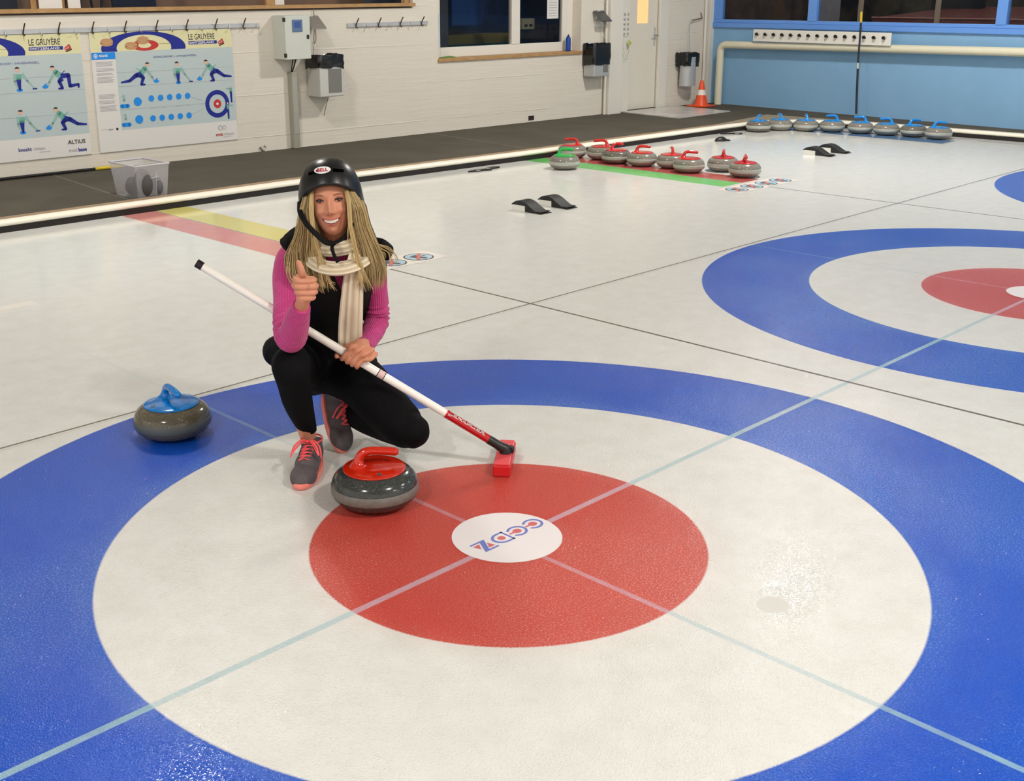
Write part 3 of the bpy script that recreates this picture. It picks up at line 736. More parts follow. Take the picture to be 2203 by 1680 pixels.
mb = MB(); mb.tube([(0.14, 0, 0.1), (0.14, -0.03, 0.02), (-0.10, -0.05, 0.0)], 0.008, 6); mb.build('arm', mat('brown metal', (120, 100, 84), 0.5, 0.3), t)
mb = MB(); crtube(mb, [(-0.10, -0.05, 0.0, .0035), (-0.15, -0.05, -0.05, .0035), (-0.16, -0.06, -0.25, .0035), (-0.19, -0.1, -0.44, .0035)], 6, 6); mb.build('wire', mat('grey wire', (150, 146, 140), 0.5), t)
mb = at_wall(MB()); mb.tube([(11.44, -0.03, 0.05), (11.42, -0.03, 1.3), (11.42, -0.03, CEIL)], 0.02, 10)
tag(mb.build('wall_pipe', WHITE), 'thin white pipe on the wall beside the blue corner', 'pipe')
mb = at_wall(MB()); mb.box(11.50, 11.60, -0.05, 0.0, 0.03, CEIL); tag(mb.build('trim_2', WHITE, None, 0.005), kind='structure')

# traffic cone
t = thing('traffic_cone', 'orange traffic cone with white band on the carpet in the corner', 'cone', (11.36, 7.20, 0.052))
ORG = mat('orange cone', (236, 84, 40), 0.4)
mb = MB(); mb.box(-0.145, 0.145, -0.145, 0.145, 0, 0.022); mb.build('base', ORG, t, 0.02, 3)
mb = MB(); mb.lathe([(0.105, 0.02), (0.09, 0.05), (0.062, 0.16)], 24); mb.lathe([(0.048, 0.225), (0.025, 0.345), (0.021, 0.352), (0.0, 0.353)], 24); mb.build('cone_body', ORG, t)
mb = MB(); mb.lathe([(0.0625, 0.158), (0.0475, 0.228)], 24); mb.build('white_band', mat('white reflective band', (238, 232, 226), 0.4), t)
# ------------------------------------------------------------------ posters
PM = [PAPER, mat('poster pale yellow', (226, 222, 176), 0.6), mat('poster pale blue', (190, 204, 206), 0.6), mat('poster navy', (16, 34, 142), 0.55),
      mat('poster red', (196, 52, 48), 0.55), mat('poster cheese', (196, 150, 104), 0.6), mat('poster black print', (44, 40, 44), 0.6),
      mat('poster bright blue', (18, 142, 236), 0.5), mat('poster grey print', (168, 168, 176), 0.6), mat('poster green', (110, 178, 160), 0.6),
      mat('poster skin tone', (222, 186, 160), 0.6), mat('poster pale green', (150, 186, 180), 0.6), mat('poster white', (232, 230, 224), 0.6), mat('poster olive', (140, 132, 80), 0.6)]
(pPAP, pYEL, pPBL, pNAV, pRED, pCHE, pBLK, pBRB, pGRY, pGRN, pSKN, pPGR, pWHT, pOLV) = range(14)
def poster(label, s, kind):
    t = thing('curling_poster', label, 'poster', wp(s, 0.002, 0.20), WR, 'curling technique posters on the wall')
    mb = MB(); mb.box(0, 1.46, -0.012, 0, 0, 1.075, pPAP)
    ly = [0]
    def layer(d=0.00012):
        ly[0] += 1
        mb.M = Matrix.Translation((0, -0.012 - d * ly[0], 0)) @ Matrix.Rotation(PI / 2, 4, 'X')
    def rect(x0, x1, y0, y1, c): mb.poly([(x0, y0, 0), (x1, y0, 0), (x1, y1, 0), (x0, y1, 0)], c)
    def stroke(pts, w0, w1, c):
        n = len(pts)
        for i in range(n - 1):
            a, b = Vector(pts[i]), Vector(pts[i + 1]); d = (b - a).normalized(); q = Vector((-d.y, d.x))
            wa = w0 + (w1 - w0) * i / (n - 1); wb = w0 + (w1 - w0) * (i + 1) / (n - 1)
            mb.poly([tuple(a - q * wa) + (0,), tuple(b - q * wb) + (0,), tuple(b + q * wb) + (0,), tuple(a + q * wa) + (0,)], c)
            mb.disc(b, wb, 8, c)
    layer(); rect(0.002, 1.458, 0.90, 1.073, pYEL)
    rect(0.23 if kind == 'R' else 0.23, 1.458, 0.19, 0.90, pPBL)
    layer()
    def half(cx, cy, rx, ry, rx0, ry0, c, ymin):
        o = []; i = []
        for k in range(41):
            a = PI * 1.12 - PI * 1.24 * k / 40
            o.append((cx + rx * math.cos(a), max(cy + ry * math.sin(a), ymin), 0)); i.append((cx + rx0 * math.cos(a), max(cy + ry0 * math.sin(a), ymin), 0))
        for k in range(40): mb.poly([o[k], o[k + 1], i[k + 1], i[k]], c)
    half(0.527, 0.925, 0.425, 0.148, 0.275, 0.118, pNAV, 0.901)
    rect(0.68, 0.80, 0.954, 0.958, pOLV)
    mb.disc((0.535, 0.947), 0.138, 32, pRED, 0, 1, 0.36)
    layer(); mb.disc((0.532, 0.947), 0.066, 24, pYEL, 0, 1, 0.38)
    for cx, cy in ((0.16, 0.99), (0.395, 0.952), (0.518, 0.998)):
        layer(); mb.disc((cx, cy - 0.015), 0.062, 20, pCHE, 0, 1, 0.42); rect(cx - 0.062, cx + 0.062, cy - 0.015, cy + 0.008, pCHE)
        layer(); mb.disc((cx, cy + 0.008), 0.059, 20, 10, 0, 1, 0.38); mb.disc((cx, cy + 0.0085), 0.055, 20, pCHE, 0.00006, 1, 0.36)
    # logo block
    layer(); M0 = mb.M.copy()
    mb.M = M0 @ Matrix.Translation((0.985, 0.982, 0)); mb.text('LE GRUYÈRE', 0.074, pBLK, 0.70, bold=0.0006)
    mb.M = M0; rect(0.985, 1.292, 0.938, 0.968, pNAV)
    layer(); M0 = mb.M.copy(); mb.M = M0 @ Matrix.Translation((0.992, 0.943, 0)); mb.text('SWITZERLAND', 0.028, pWHT, 1.42, bold=0.0006)
    mb.M = M0; mb.poly([(1.30, 0.95, 0), (1.315, 0.925, 0), (1.37, 0.945, 0), (1.352, 0.985, 0)], pRED)
    mb.poly([(1.312, 0.921, 0), (1.318, 0.913, 0), (1.372, 0.932, 0), (1.37, 0.944, 0)], pBLK)
    layer(); M0 = mb.M.copy(); mb.M = M0 @ Matrix.Translation((1.312, 0.936, 0)) @ Matrix.Rotation(0.35, 4, 'Z'); mb.text('AOP', 0.022, pWHT); mb.M = M0
    layer()
    sub_y = 0.828
    M0 = mb.M.copy(); mb.M = M0 @ Matrix.Translation((0.606, sub_y, 0)); mb.text('SLIDING DELIVERY – 3-PHASEN-MODELL', 0.026, pNAV, 0.98); mb.M = M0
    for y in (0.71, 0.585, 0.375): rect(0.23, 1.458, y, y + 0.002, pGRY)
    def head(x, y): mb.disc((x, y), 0.021, 14, pSKN, 0.00003); mb.disc((x, y + 0.008), 0.021, 14, pBLK, 0.00006, 1, 0.75, 0, 0, PI)
    def stone(x, y, s=1.0):
        mb.disc((x, y), 0.028 * s, 18, pBRB, 0.00003, 1, 0.55); stroke([(x - 0.01, y + 0.012), (x + 0.012, y + 0.026)], 0.005, 0.005, pBRB)
    def lunge(x, y, f, knee=False):
        """side view figure sliding; f=-1 faces left"""
        if knee: stroke([(x + .06 * -f * -1 * 0, y + .045), (x - f * .07, y + .05), (x - f * .075, y - .045), (x - f * .155, y - .035), (x - f * .155, y - .06)], .022, .008, pNAV)
        else: stroke([(x, y + .03), (x - f * .05, y + .025), (x - f * .12, y - .022), (x - f * .20, y - .032)], .026, .008, pNAV)
        stroke([(x - f * .01, y + .025), (x + f * .02, y - .0), (x - f * .005, y - .06), (x + f * .03, y - .063)], .022, .007, pNAV)
        layer(0.00008); stroke([(x - f * .01, y + .03), (x + f * .045, y + .085)], .03, .022, pGRN)
        stroke([(x + f * .05, y + .08), (x + f * .11, y + .0), (x + f * .125, y - .03)], .016, .006, pPGR)
        stroke([(x + f * .01, y + .05), (x - f * .04, y + .09)], .004, .003, pNAV if knee else pGRN)
        layer(0.00008); head(x + f * .07, y + .115); stone(x + f * .15, y - .04)
    def front(x, y):
        stroke([(x, y + .03), (x + .002, y - .05)], .022, .010, pNAV)
        stroke([(x + .035, y + .085), (x + .075, y + .02), (x + .13, y - .045)], .014, .005, pPGR)
        stroke([(x - .03, y + .085), (x - .035, y + .02), (x - .01, y - .04)], .013, .006, pPGR)
        rect(x + .115, x + .155, y - .056, y - .045, pNAV)
        layer(0.00008); stroke([(x, y + .08), (x, y + .03)], .038, .024, pGRN)
        layer(0.00008); head(x - .003, y + .118); stone(x, y - .055)
    if kind == 'R':
        layer(); rect(0.002, 0.231, 0.836, 0.898, pBRB)
        layer(); mb.disc((0.042, 0.867), 0.020, 20, pWHT, 0, 1, 1, 0.015); mb.disc((0.042, 0.867), 0.009, 12, pWHT)
        M0 = mb.M.copy(); mb.M = M0 @ Matrix.Translation((0.075, 0.860, 0)); mb.text('RELEASE', 0.026, pWHT, 0.85, bold=0.0008); mb.M = M0
        random.seed(3)
        for k in range(17):
            y = 0.81 - k * 0.0112
            if k in (4, 8, 11): continue
            rect(0.036, 0.21 - random.random() * 0.03, y, y + 0.004, pGRY)
        for k in range(14):
            y = 0.52 - k * 0.0112
            if k in (4, 8): continue
            rect(0.036, 0.205 - random.random() * 0.03, y, y + 0.004, pGRY)
        rect(0.03, 0.09, 0.208, 0.210, pGRY); rect(0.10, 0.145, 0.198, 0.212, pGRY); mb.disc((0.185, 0.205), 0.012, 12, pBLK)
        layer(); lunge(0.47, 0.655, 1); layer(); front(0.847, 0.645); layer(); lunge(1.225, 0.652, -1)
        layer()
        for y in (0.408, 0.237):
            stroke([(0.275, y + 0.10), (0.279, y + 0.05)], .013, .010, pPGR); rect(0.25, 0.312, y - 0.018, y + 0.018, pBRB); mb.disc((0.25, y), 0.018, 12, pBRB); mb.disc((0.312, y), 0.018, 12, pBRB)
        for y, y2 in ((0.44, 0.461), (0.276, 0.275)):
            mb.disc((0.412, y), 0.040, 24, pBRB)
            for k in range(5): mb.disc((0.553 + 0.095 * k, y2), 0.029, 20, pBRB)
        M0 = mb.M.copy()
        for x, tx in ((0.54, 'Start'), (0.66, 'neutral'), (0.80, 'Release'), (0.92, 'Ziel')):
            mb.M = M0 @ Matrix.Translation((x, 0.366, 0)); mb.text(tx, 0.013, pGRY)
        mb.M = M0
        stroke([(0.965, 0.45), (1.09, 0.405)], .001, .001, pGRY); stroke([(0.965, 0.28), (1.09, 0.33)], .001, .001, pGRY)
        layer(0.0001); mb.disc((1.251, 0.364), 0.133, 48, pNAV); layer(0.0001); mb.disc((1.251, 0.364), 0.090, 40, pPBL)
        layer(0.0001); mb.disc((1.251, 0.364), 0.043, 28, pRED); layer(0.0001); mb.disc((1.251, 0.364), 0.013, 14, pWHT)
        layer(0.0001)
        for x, y in ((1.41, 0.46), (1.366, 0.30)):
            stroke([(x, y + .01), (x + .002, y - .085)], .012, .008, pNAV); stroke([(x, y + .05), (x, y + .01)], .015, .013, pGRN)
            stroke([(x, y + .045), (x - .05, y + .045)] if y > .4 else [(x, y + .045), (x + .055, y + .04)], .005, .004, pPGR)
            mb.disc((x - .002, y + .062), .009, 10, pSKN, 0.00003)
        layer(); mb.disc((1.265, 0.13), 0.024, 20, pGRY, 0, 1, 1, 0.019); mb.disc((1.31, 0.13), 0.02, 16, pGRY, 0, 1, 1, 0.016)
        M0 = mb.M.copy(); mb.M = M0 @ Matrix.Translation((1.21, 0.052, 0)); mb.text('SWISS', 0.03, pRED, bold=0.0008)
        mb.M = M0 @ Matrix.Translation((1.30, 0.052, 0)); mb.text('CURLING', 0.03, pGRY, 0.9)
        mb.M = M0 @ Matrix.Translation((1.29, 0.032, 0)); mb.text('ASSOCIATION', 0.014, pGRY); mb.M = M0
    else:
        layer(); front(0.865, 0.665); layer(); lunge(1.245, 0.665, -1, True); layer(); front(0.85, 0.30); layer(); lunge(1.235, 0.305, -1)
        layer(); front(0.45, 0.665); layer(); front(0.45, 0.30)
        layer(); M0 = mb.M.copy()
        mb.M = M0 @ Matrix.Translation((1.245, 0.108, 0)); mb.text('ALTiUS', 0.05, pBLK, 1.05, bold=0.0006)
        mb.M = M0 @ Matrix.Translation((1.245, 0.036, 0)); mb.text('med', 0.045, pGRY); mb.M = M0 @ Matrix.Translation((1.335, 0.036, 0)); mb.text('base', 0.045, pNAV, bold=0.001)
        mb.M = M0 @ Matrix.Translation((0.79, 0.082, 0)); mb.text('knecht', 0.044, pNAV, 0.98, bold=0.0006); mb.M = M0 @ Matrix.Translation((0.925, 0.082, 0)); mb.text('reisen', 0.044, pGRY)
        mb.M = M0 @ Matrix.Translation((0.975, 0.058, 0)); mb.text('ein Statement', 0.018, pGRY); mb.M = M0
    mb.build('poster_board', PM, t)
    return t
poster('right hand curling poster with a blue and red target and rows of blue discs', 2.41, 'R')
poster('left hand curling poster with four crouching figures, cut by the picture edge', 0.865, 'L')

# ------------------------------------------------------------------ curling stones
def granite(name, c1, c2, c3):
    m, N, b = newmat(name)
    tc = N.n('ShaderNodeTexCoord'); P = tc.outputs['Object']
    a = N.noise(P, 260.0, 2.0, 0.7); g = N.noise(P, 60.0, 3.0, 0.6)
    c = N.mix(N.lin(a, 0.4, 0.62, 0, 1), lin(c1), lin(c2)); c = N.mix(N.step(g, 0.60, 0.70), c, lin(c3))
    N.set(b.inputs['Base Color'], c); b.inputs['Roughness'].default_value = 0.16
    return m
GR_D = granite('dark green granite', (42, 46, 44), (68, 72, 68), (92, 94, 88))
GR_B = granite('brown grey granite', (84, 78, 62), (112, 104, 86), (130, 122, 104))
GR_LIT = granite('grey granite', (112, 108, 100), (146, 142, 132), (166, 160, 150))  # this and the next, for far stones: reflected light put into the colour
GR_M = granite('mid grey granite', (84, 80, 74), (128, 122, 112), (146, 140, 130))
BAND_D = mat('matt granite band', (120, 116, 110), 0.6, vary=(60, 0.6, (96, 92, 86)))
BAND_L = mat('pale granite band', (178, 182, 174), 0.6, vary=(50, 0.6, (156, 160, 152)))
H_RED = mat('glossy red handle', (196, 34, 8), 0.14, coat=0.5)
H_REDF = mat('glossy coral red handle', (196, 36, 34), 0.2, coat=0.4)
H_BLU = mat('glossy blue handle', (0, 124, 206), 0.14, coat=0.5)
H_BLUF = mat('glossy bright blue handle', (16, 134, 214), 0.2, coat=0.4)
H_GRN = mat('glossy green handle', (18, 176, 70), 0.2, coat=0.4)
BADGE = [mat('badge black', (20, 20, 20), 0.3), mat('badge silver', (210, 210, 210), 0.2, 0.7)]

mb = MB(); mb.lathe([(0.0, 0.0), (0.072, 0.0), (0.082, 0.0015), (0.106, 0.008), (0.126, 0.020), (0.1385, 0.034), (0.1425, 0.044)], 56)
mb.lathe([(0.1425, 0.075), (0.1405, 0.086), (0.1355, 0.097), (0.127, 0.108), (0.114, 0.1175), (0.102, 0.1225), (0.092, 0.1240), (0.0, 0.1240)], 56)
ME_BODY = mb.mesh('stone_body', GR_D)
mb = MB(); mb.lathe([(0.1424, 0.0435), (0.1448, 0.047), (0.1455, 0.060), (0.1448, 0.072), (0.1424, 0.0755)], 56)
ME_BAND = mb.mesh('striking_band', BAND_D)
def handle_mesh():
    mb = MB()
    mb.lathe([(0.0, 0.1215), (0.100, 0.1215), (0.105, 0.124), (0.1045, 0.127), (0.095, 0.130), (0.07, 0.134), (0.04, 0.1365), (0.0, 0.1375)], 56)
    crtube(mb, [(-0.052, 0, 0.1215, .044, .040), (-0.053, 0, 0.1345, .033, .028), (-0.052, 0, 0.147, .0185, .0185), (-0.049, 0, 0.160, .0138, .0155), (-0.038, 0, 0.1765, .0130, .0145), (-0.016, 0, 0.1845, .0130, .0140), (0.015, 0, 0.184, .0135, .0138), (0.045, 0, 0.181, .0140, .0142), (0.070, 0, 0.1775, .0135, .0138)], 6, 20, dome=True, up=(1, 0, 0))
    o = remeshed(mb, 'handle', H_RED, 0.0022, 6)
    me = o.data; bpy.data.objects.remove(o); return me
ME_HANDLE = handle_mesh()
mb = MB(); mb.M = Matrix.Translation((0.012, -0.078, 0.1336)) @ Matrix.Rotation(0.14, 4, 'X')
mb.disc((0, 0), 0.0085, 20, 0, 0.0); mb.disc((0, 0), 0.0085, 20, 1, 0.0004, 1, 1, 0.0072)
mb.poly([(-0.004, 0.004, 0.0004), (-0.001, -0.005, 0.0004), (0.001, -0.005, 0.0004), (0.0045, 0.0045, 0.0004), (0.002, 0.003, 0.0004), (0.0, -0.001, 0.0004)], 1)
ME_BADGE = mb.mesh('badge', BADGE)
proto = {}
def stone(color, label, x, y, ang, group, gran, band, hm, badge=True):
    key = (color, gran.name)
    def mk(me, name, m):
        k = (name, m.name)
        if k not in proto:
            c = me.copy(); c.name = name
            if name != 'badge':
                c.materials.clear(); c.materials.append(m)
            proto[k] = c
        o = bpy.data.objects.new(name, proto[k]); COL.objects.link(o); return o
    t = thing('curling_stone', label, 'curling stone', (x, y, 0.0), ang, group)
    for n_, me, m in (('stone_body', ME_BODY, gran), ('striking_band', ME_BAND, band), ('handle', ME_HANDLE, hm), ('badge', ME_BADGE, BADGE[0])):
        o = mk(me, n_, m); o.parent = t
    return t
def aim(x, y, d):
    """grip direction: d degrees anticlockwise from picture right as seen from the camera"""
    return math.atan2(y + 2.2469, x + 2.3462) - PI / 2 + math.radians(d)
x, y = -0.108, 0.505; stone('red', 'large red handled curling stone in front of the crouching person, on the red ring', x, y, aim(x, y, 2), None, GR_D, BAND_D, H_RED)
x, y = -0.252, 1.538; stone('blue', 'single blue handled curling stone left of the crouching person, on the blue ring', x, y, aim(x, y, -68), None, GR_B, mat('greenish granite band', (92, 96, 92), 0.6), H_BLU)
RG = 'red handled stones lined up on the red band'
for i, (x, y, d, lab, g) in enumerate((
    (6.585, 5.425, 172, 'red handled stone at the far left end of the red row, behind the green one', GR_LIT),
    (6.700, 5.140, 175, 'red handled stone second from the left in the row, grip pointing left', GR_LIT),
    (6.590, 4.862, 40, 'darker red handled stone third from the left in the row, grip turned away', GR_M),
    (6.615, 4.570, 8, 'red handled stone fourth from the left in the row, long grip pointing right', GR_LIT),
    (6.700, 4.285, 98, 'red handled stone fifth from the left in the row, partly hidden by the sixth', GR_LIT),
    (6.590, 4.010, 12, 'red handled stone sixth from the left in the row, long raised grip pointing right', GR_LIT),
    (6.860, 3.820, -92, 'red handled stone seventh in the row, first after the gap, grip end on', GR_LIT),
    (6.705, 3.485, -84, 'rightmost red handled stone of the row, nearest the round floor stickers', GR_LIT))):
    stone('redf', lab, x, y, aim(x, y, d), RG, g, BAND_L, H_REDF)
x, y = 5.955, 4.975; stone('green', 'only curling stone with a green handle, at the left end of the red row', x, y, aim(x, y, 10), None, GR_LIT, BAND_L, H_GRN)
BG = 'blue handled stones lined up before the blue wall'
for x, y, d, lab, g in (
    (9.750, 5.265, 70, 'leftmost blue handled stone of the row before the blue wall', GR_M),
    (10.045, 5.160, 110, 'second blue handled stone from the left in the far row, grip end on', GR_LIT),
    (10.185, 4.895, 100, 'third blue handled stone from the left in the far row', GR_LIT),
    (10.325, 4.630, 165, 'fourth blue handled stone from the left, grip pointing left, before the gap', GR_LIT),
    (10.405, 4.315, 170, 'fifth blue handled stone from the left, just right of the gap, below the leaning pole', GR_LIT),
    (10.450, 4.020, 172, 'sixth blue handled stone from the left in the far row, grip pointing left', GR_LIT),
    (10.510, 3.725, 35, 'darker blue handled stone, second from the right in the far row', GR_M),
    (10.490, 3.425, 14, 'rightmost blue handled stone of the far row, grip pointing right', GR_LIT)):
    stone('bluef', lab, x, y, aim(x, y, d), BG, g, BAND_L, H_BLUF)

# ------------------------------------------------------------------ writing in the tee
t = thing('button_disc', 'round white centre of the near rings with blue letters', 'target centre', (0.018, 0.020, 0))
BUTW = mat('white button paint', (236, 230, 231), 0.25, bump=(150, 0.0004))
mb = MB(); mb.disc((0, 0), 0.172, 64, 0, 0.0006); mb.build('white_disc', BUTW, t)
LB = [mat('letter blue under ice', (116, 128, 204), 0.25, bump=(150, 0.0004)), mat('letter red under ice', (214, 112, 116), 0.25, bump=(150, 0.0004))]
mb = MB(); mb.M = Matrix.Translation((0.152, 0.036, 0.0012)) @ Matrix.Rotation(PI, 4, 'Z')
def ring_arc(cx, cy, r, w, a0, a1, c, sx=1.0): mb.disc((cx, cy), r, 28, c, 0, sx, 1, r - w, a0, a1)
h = 0.032
for cx in (0.030, 0.102):
    ring_arc(cx, h, 0.032, 0.008, math.radians(35), math.radians(325), 0, 1.12)
    mb.disc((cx, h), 0.014, 20, 1, 0, 1.1); mb.box(cx, cx + 0.034, h - 0.0035, h + 0.0035, -0.0001, 0.0001, 1)
x0 = 0.142
mb.box(x0, x0 + 0.007, 0, 0.064, -0.0001, 0.0001, 0); mb.box(x0, x0 + 0.03, 0.057, 0.064, -0.0001, 0.0001, 0); mb.box(x0, x0 + 0.03, 0, 0.007, -0.0001, 0.0001, 0)
ring_arc(x0 + 0.028, h, 0.032, 0.008, -PI / 2, PI / 2, 0, 1.15); mb.disc((x0 + 0.03, h), 0.013, 20, 1)
x0 = 0.214
mb.box(x0, x0 + 0.056, 0.057, 0.064, -0.0001, 0.0001, 0); mb.box(x0 + 0.008, x0 + 0.066, 0, 0.007, -0.0001, 0.0001, 0)
mb.poly([(x0 + 0.040, 0.062, 0), (x0 + 0.058, 0.062, 0), (x0 + 0.026, 0.002, 0), (x0 + 0.006, 0.002, 0)][::-1], 0)
mb.poly([(x0 + 0.004, 0.05, 0), (x0 + 0.030, 0.05, 0), (x0 + 0.012, 0.022, 0)][::-1], 1); mb.poly([(x0 + 0.064, 0.014, 0), (x0 + 0.038, 0.014, 0), (x0 + 0.056, 0.042, 0)][::-1], 1)
for q in range(len(mb.f)): pass
mb.build('lettering', LB, t)
t = thing('button_disc', 'blank round white centre of the rings on the second sheet, at the picture edge', 'target centre', (PITCH, 0.0, 0))
mb = MB(); mb.disc((0, 0), 0.165, 64, 0, 0.0006); mb.build('white_disc', BUTW, t)

# ------------------------------------------------------------------ hacks
HACKB = mat('hack base plastic', (226, 226, 218), 0.35)
def hack(label, x, y, g):
    t = thing('foot_hack', label, 'foot hack', (x, y, 0), 0, g)
    top = cr([(0.0, 0.004), (0.05, 0.012), (0.10, 0.034), (0.16, 0.066), (0.215, 0.080), (0.265, 0.074), (0.31, 0.048)], 4)
    low = [(0.31, 0.040), (0.265, 0.045), (0.17, 0.045), (0.168, 0.0), (0.0, 0.0)]
    mb = MB()
    pts = [p for p in top] + low
    mb.prism(pts, 0, -0.058, 0.058, 0, False); mb.build('rubber_step', RUBBER, t, 0.0015)
    mb = MB(); mb.box(-0.058, 0.058, 0.012, 0.055, 0.0135, 0.017); mb.M = Matrix.Identity(4); mb.build('ridge_strip', mat('worn rubber', (52, 50, 48), 0.7), t)
    mb = MB(); mb.box(-0.06, 0.06, 0.170, 0.30, 0.0, 0.044); mb.build('base_block', HACKB, t, 0.002)
HG = 'pair of black hacks on the second sheet'
hack('left one of the two nearest black rubber foot hacks', 4.126, 3.555, HG)
hack('right one of the two nearest black rubber foot hacks', 4.422, 3.550, HG)
HG = 'pair of black hacks on the far sheet'
hack('left one of the two far black hacks, right of the red stones', 8.415, 3.555, HG)
hack('right one of the two far black hacks, nearer the blue stones', 8.715, 3.550, HG)
mb = MB(); mb.box(-0.35, 0.24, 3.775, 3.865, 0.0, 0.004); tag(mb.build('hack_cover_plate', mat('milky plate', (232, 228, 220), 0.25)), 'milky white plate over the hack hole at the left edge of the ice', 'plate')
# grippers lying on the ice
t = thing('shoe_gripper', 'pair of flat black shoe grippers with white spots lying by the kerb', 'shoe gripper', (5.36, 5.46, 0), 0.0)
mb = MB()
def sole(mb, x, y, a, L=0.26, w=0.045):
    M0 = mb.M.copy(); mb.M = M0 @ Matrix.Translation((x, y, 0)) @ Matrix.Rotation(a, 4, 'Z')
    pts = []
    for k in range(24):
        q = 2 * PI * k / 24; pts.append((L / 2 * math.cos(q), w * math.sin(q) * (0.75 + 0.3 * math.cos(q)) - 0.012 * math.cos(2 * q)))
    mb.prism(pts, 2, 0.0, 0.012); mb.M = M0
sole(mb, -0.07, -0.01, -0.2); sole(mb, 0.10, 0.0, 0.25); mb.build('black_sole', BLACKP, t)
for x, y in ((-0.095, -0.025), (0.055, 0.0)):
    mb = MB(); mb.disc((x, y), 0.028, 16, 0, 0.0135, 1.0, 0.7); mb.build('white_spot', WHITE, t)
t = thing('shoe_gripper', 'small humped black gripper lying on the ice before the corner', 'shoe gripper', (8.69, 5.07, 0), -0.5)
mb = MB(); mb.ball((0, 0, 0.0), (0.075, 0.045, 0.05), 16); mb.ball((0.07, 0, 0.0), (0.05, 0.035, 0.02), 12)
o = remeshed(mb, 'rubber_cup', BLACKP, 0.006, 2, parent=t, post=lambda v: Vector((v.x, v.y, max(v.z, 0.0))))
t = thing('shoe_gripper', 'flat black gripper with a hole lying near the leftmost blue stone', 'shoe gripper', (9.33, 5.35, 0), -0.75)
mb = MB(); mb.disc((0.06, 0), 0.055, 24, 0, 0.010, 1.2, 1, 0.024); mb.disc((0.06, 0), 0.055, 24, 0, 0.0, 1.2, 1, 0.024); mb.box(-0.13, 0.0, -0.03, 0.03, 0, 0.012)
mb.build('black_sole', BLACKP, t)

# ------------------------------------------------------------------ round stickers in the ice
SM = [mat('sticker white', (236, 230, 222), 0.2), mat('sticker pale blue', (172, 206, 226), 0.2), mat('sticker black ring', (58, 54, 50), 0.3), mat('sticker red bar', (206, 108, 98), 0.3), mat('sticker dark figure', (84, 78, 86), 0.3), mat('sticker olive', (160, 168, 130), 0.3)]
def stickers(label, x0, x1, y0, y1, centres):
    t = thing('floor_sticker', label, 'sticker', ((x0 + x1) / 2, (y0 + y1) / 2, 0), 0)
    mb = MB(); mb.M = Matrix.Translation((-(x0 + x1) / 2, -(y0 + y1) / 2, 0)); mb.poly([(x0, y0, .0008), (x1, y0, .0008), (x1, y1, .0008), (x0, y1, .0008)]); mb.build('backing', SM, t)
    for i, (cx, cy) in enumerate(centres):
        mb = MB(); mb.M = Matrix.Translation((cx - (x0 + x1) / 2, cy - (y0 + y1) / 2, 0.0)) @ Matrix.Rotation(-0.76, 4, 'Z')
        mb.disc((0, 0), 0.098, 32, 2, 0.0014); mb.disc((0, 0), 0.088, 32, 1, 0.0018)
        mb.poly([(-0.06, -0.01, .0022), (-0.02, -0.035, .0022), (0.05, -0.05, .0022), (0.06, -0.02, .0022), (0.0, 0.01, .0022), (-0.02, 0.05, .0022), (-0.04, 0.03, .0022)][::(1 if i % 2 else 1)], 4)
        mb.poly([(0.01, 0.02, .0022), (0.045, 0.03, .0022), (0.03, 0.055, .0022)], 4 if i % 2 else 5)
        mb.poly([(-0.012, -0.085, .0026), (0.012, -0.085, .0026), (0.012, 0.085, .0026), (-0.012, 0.085, .0026)], 3)
        mb.build('round_pictogram', SM, t)
stickers('strip of round prohibition stickers in the ice behind the crouching person', 1.66, 2.61, 3.025, 3.275, [(1.785, 3.15), (2.01, 3.15), (2.235, 3.15), (2.462, 3.15)])
stickers('strip of four round prohibition stickers in the ice right of the green band', 5.93, 6.86, 3.02, 3.26, [(6.05, 3.135), (6.278, 3.135), (6.505, 3.135), (6.73, 3.135)])

# ------------------------------------------------------------------ clear storage box with dark overshoes
def clear_plastic():
    m, N, b = newmat('clear plastic')
    b.inputs['Base Color'].default_value = lin((222, 222, 228)); b.inputs['Roughness'].default_value = 0.25; b.inputs['Alpha'].default_value = 0.2
    return m
CP = clear_plastic()
t = thing('storage_box', 'open clear plastic storage box standing on the walkway left of the person', 'storage box', (2.25, 6.215, 0.053), 0.0)
mb = MB(); b0 = [(-0.125, -0.15), (0.125, -0.15), (0.125, 0.20), (-0.125, 0.20)]; b1 = [(-0.15, -0.175), (0.15, -0.175), (0.15, 0.235), (-0.15, 0.235)]
vs = [(x, y, 0) for x, y in b0] + [(x, y, 0.27) for x, y in b1]
mb.add(vs, [(0, 3, 2, 1), (0, 1, 5, 4), (1, 2, 6, 5), (2, 3, 7, 6), (3, 0, 4, 7)])
o = mb.build('box_body', CP, t); so = o.modifiers.new('S', 'SOLIDIFY'); so.thickness = 0.003
mb = MB()
for (xa, ya), (xb, yb) in zip(b1, b1[1:] + b1[:1]): mb.tube([(xa, ya, 0.268), (xb, yb, 0.268)], (0.008), 8)
m_, N_, b_ = newmat('milky plastic rim'); b_.inputs['Base Color'].default_value = lin((214, 212, 220)); b_.inputs['Alpha'].default_value = 0.7; b_.inputs['Roughness'].default_value = 0.3
mb.build('rim', m_, t)
mb = MB(); mb.tube([(0.03, -0.175, 0.22), (0.03, -0.155, 0.03)], 0.0035, 6); mb.tube([(-0.02, -0.172, 0.165), (0.05, -0.172, 0.17)], 0.0035, 6); mb.build('moulded_ribs', m_, t)
FELT = mat('dark grey felt', (78, 76, 76), 0.9); FELT2 = mat('mid grey felt', (96, 98, 104), 0.9)
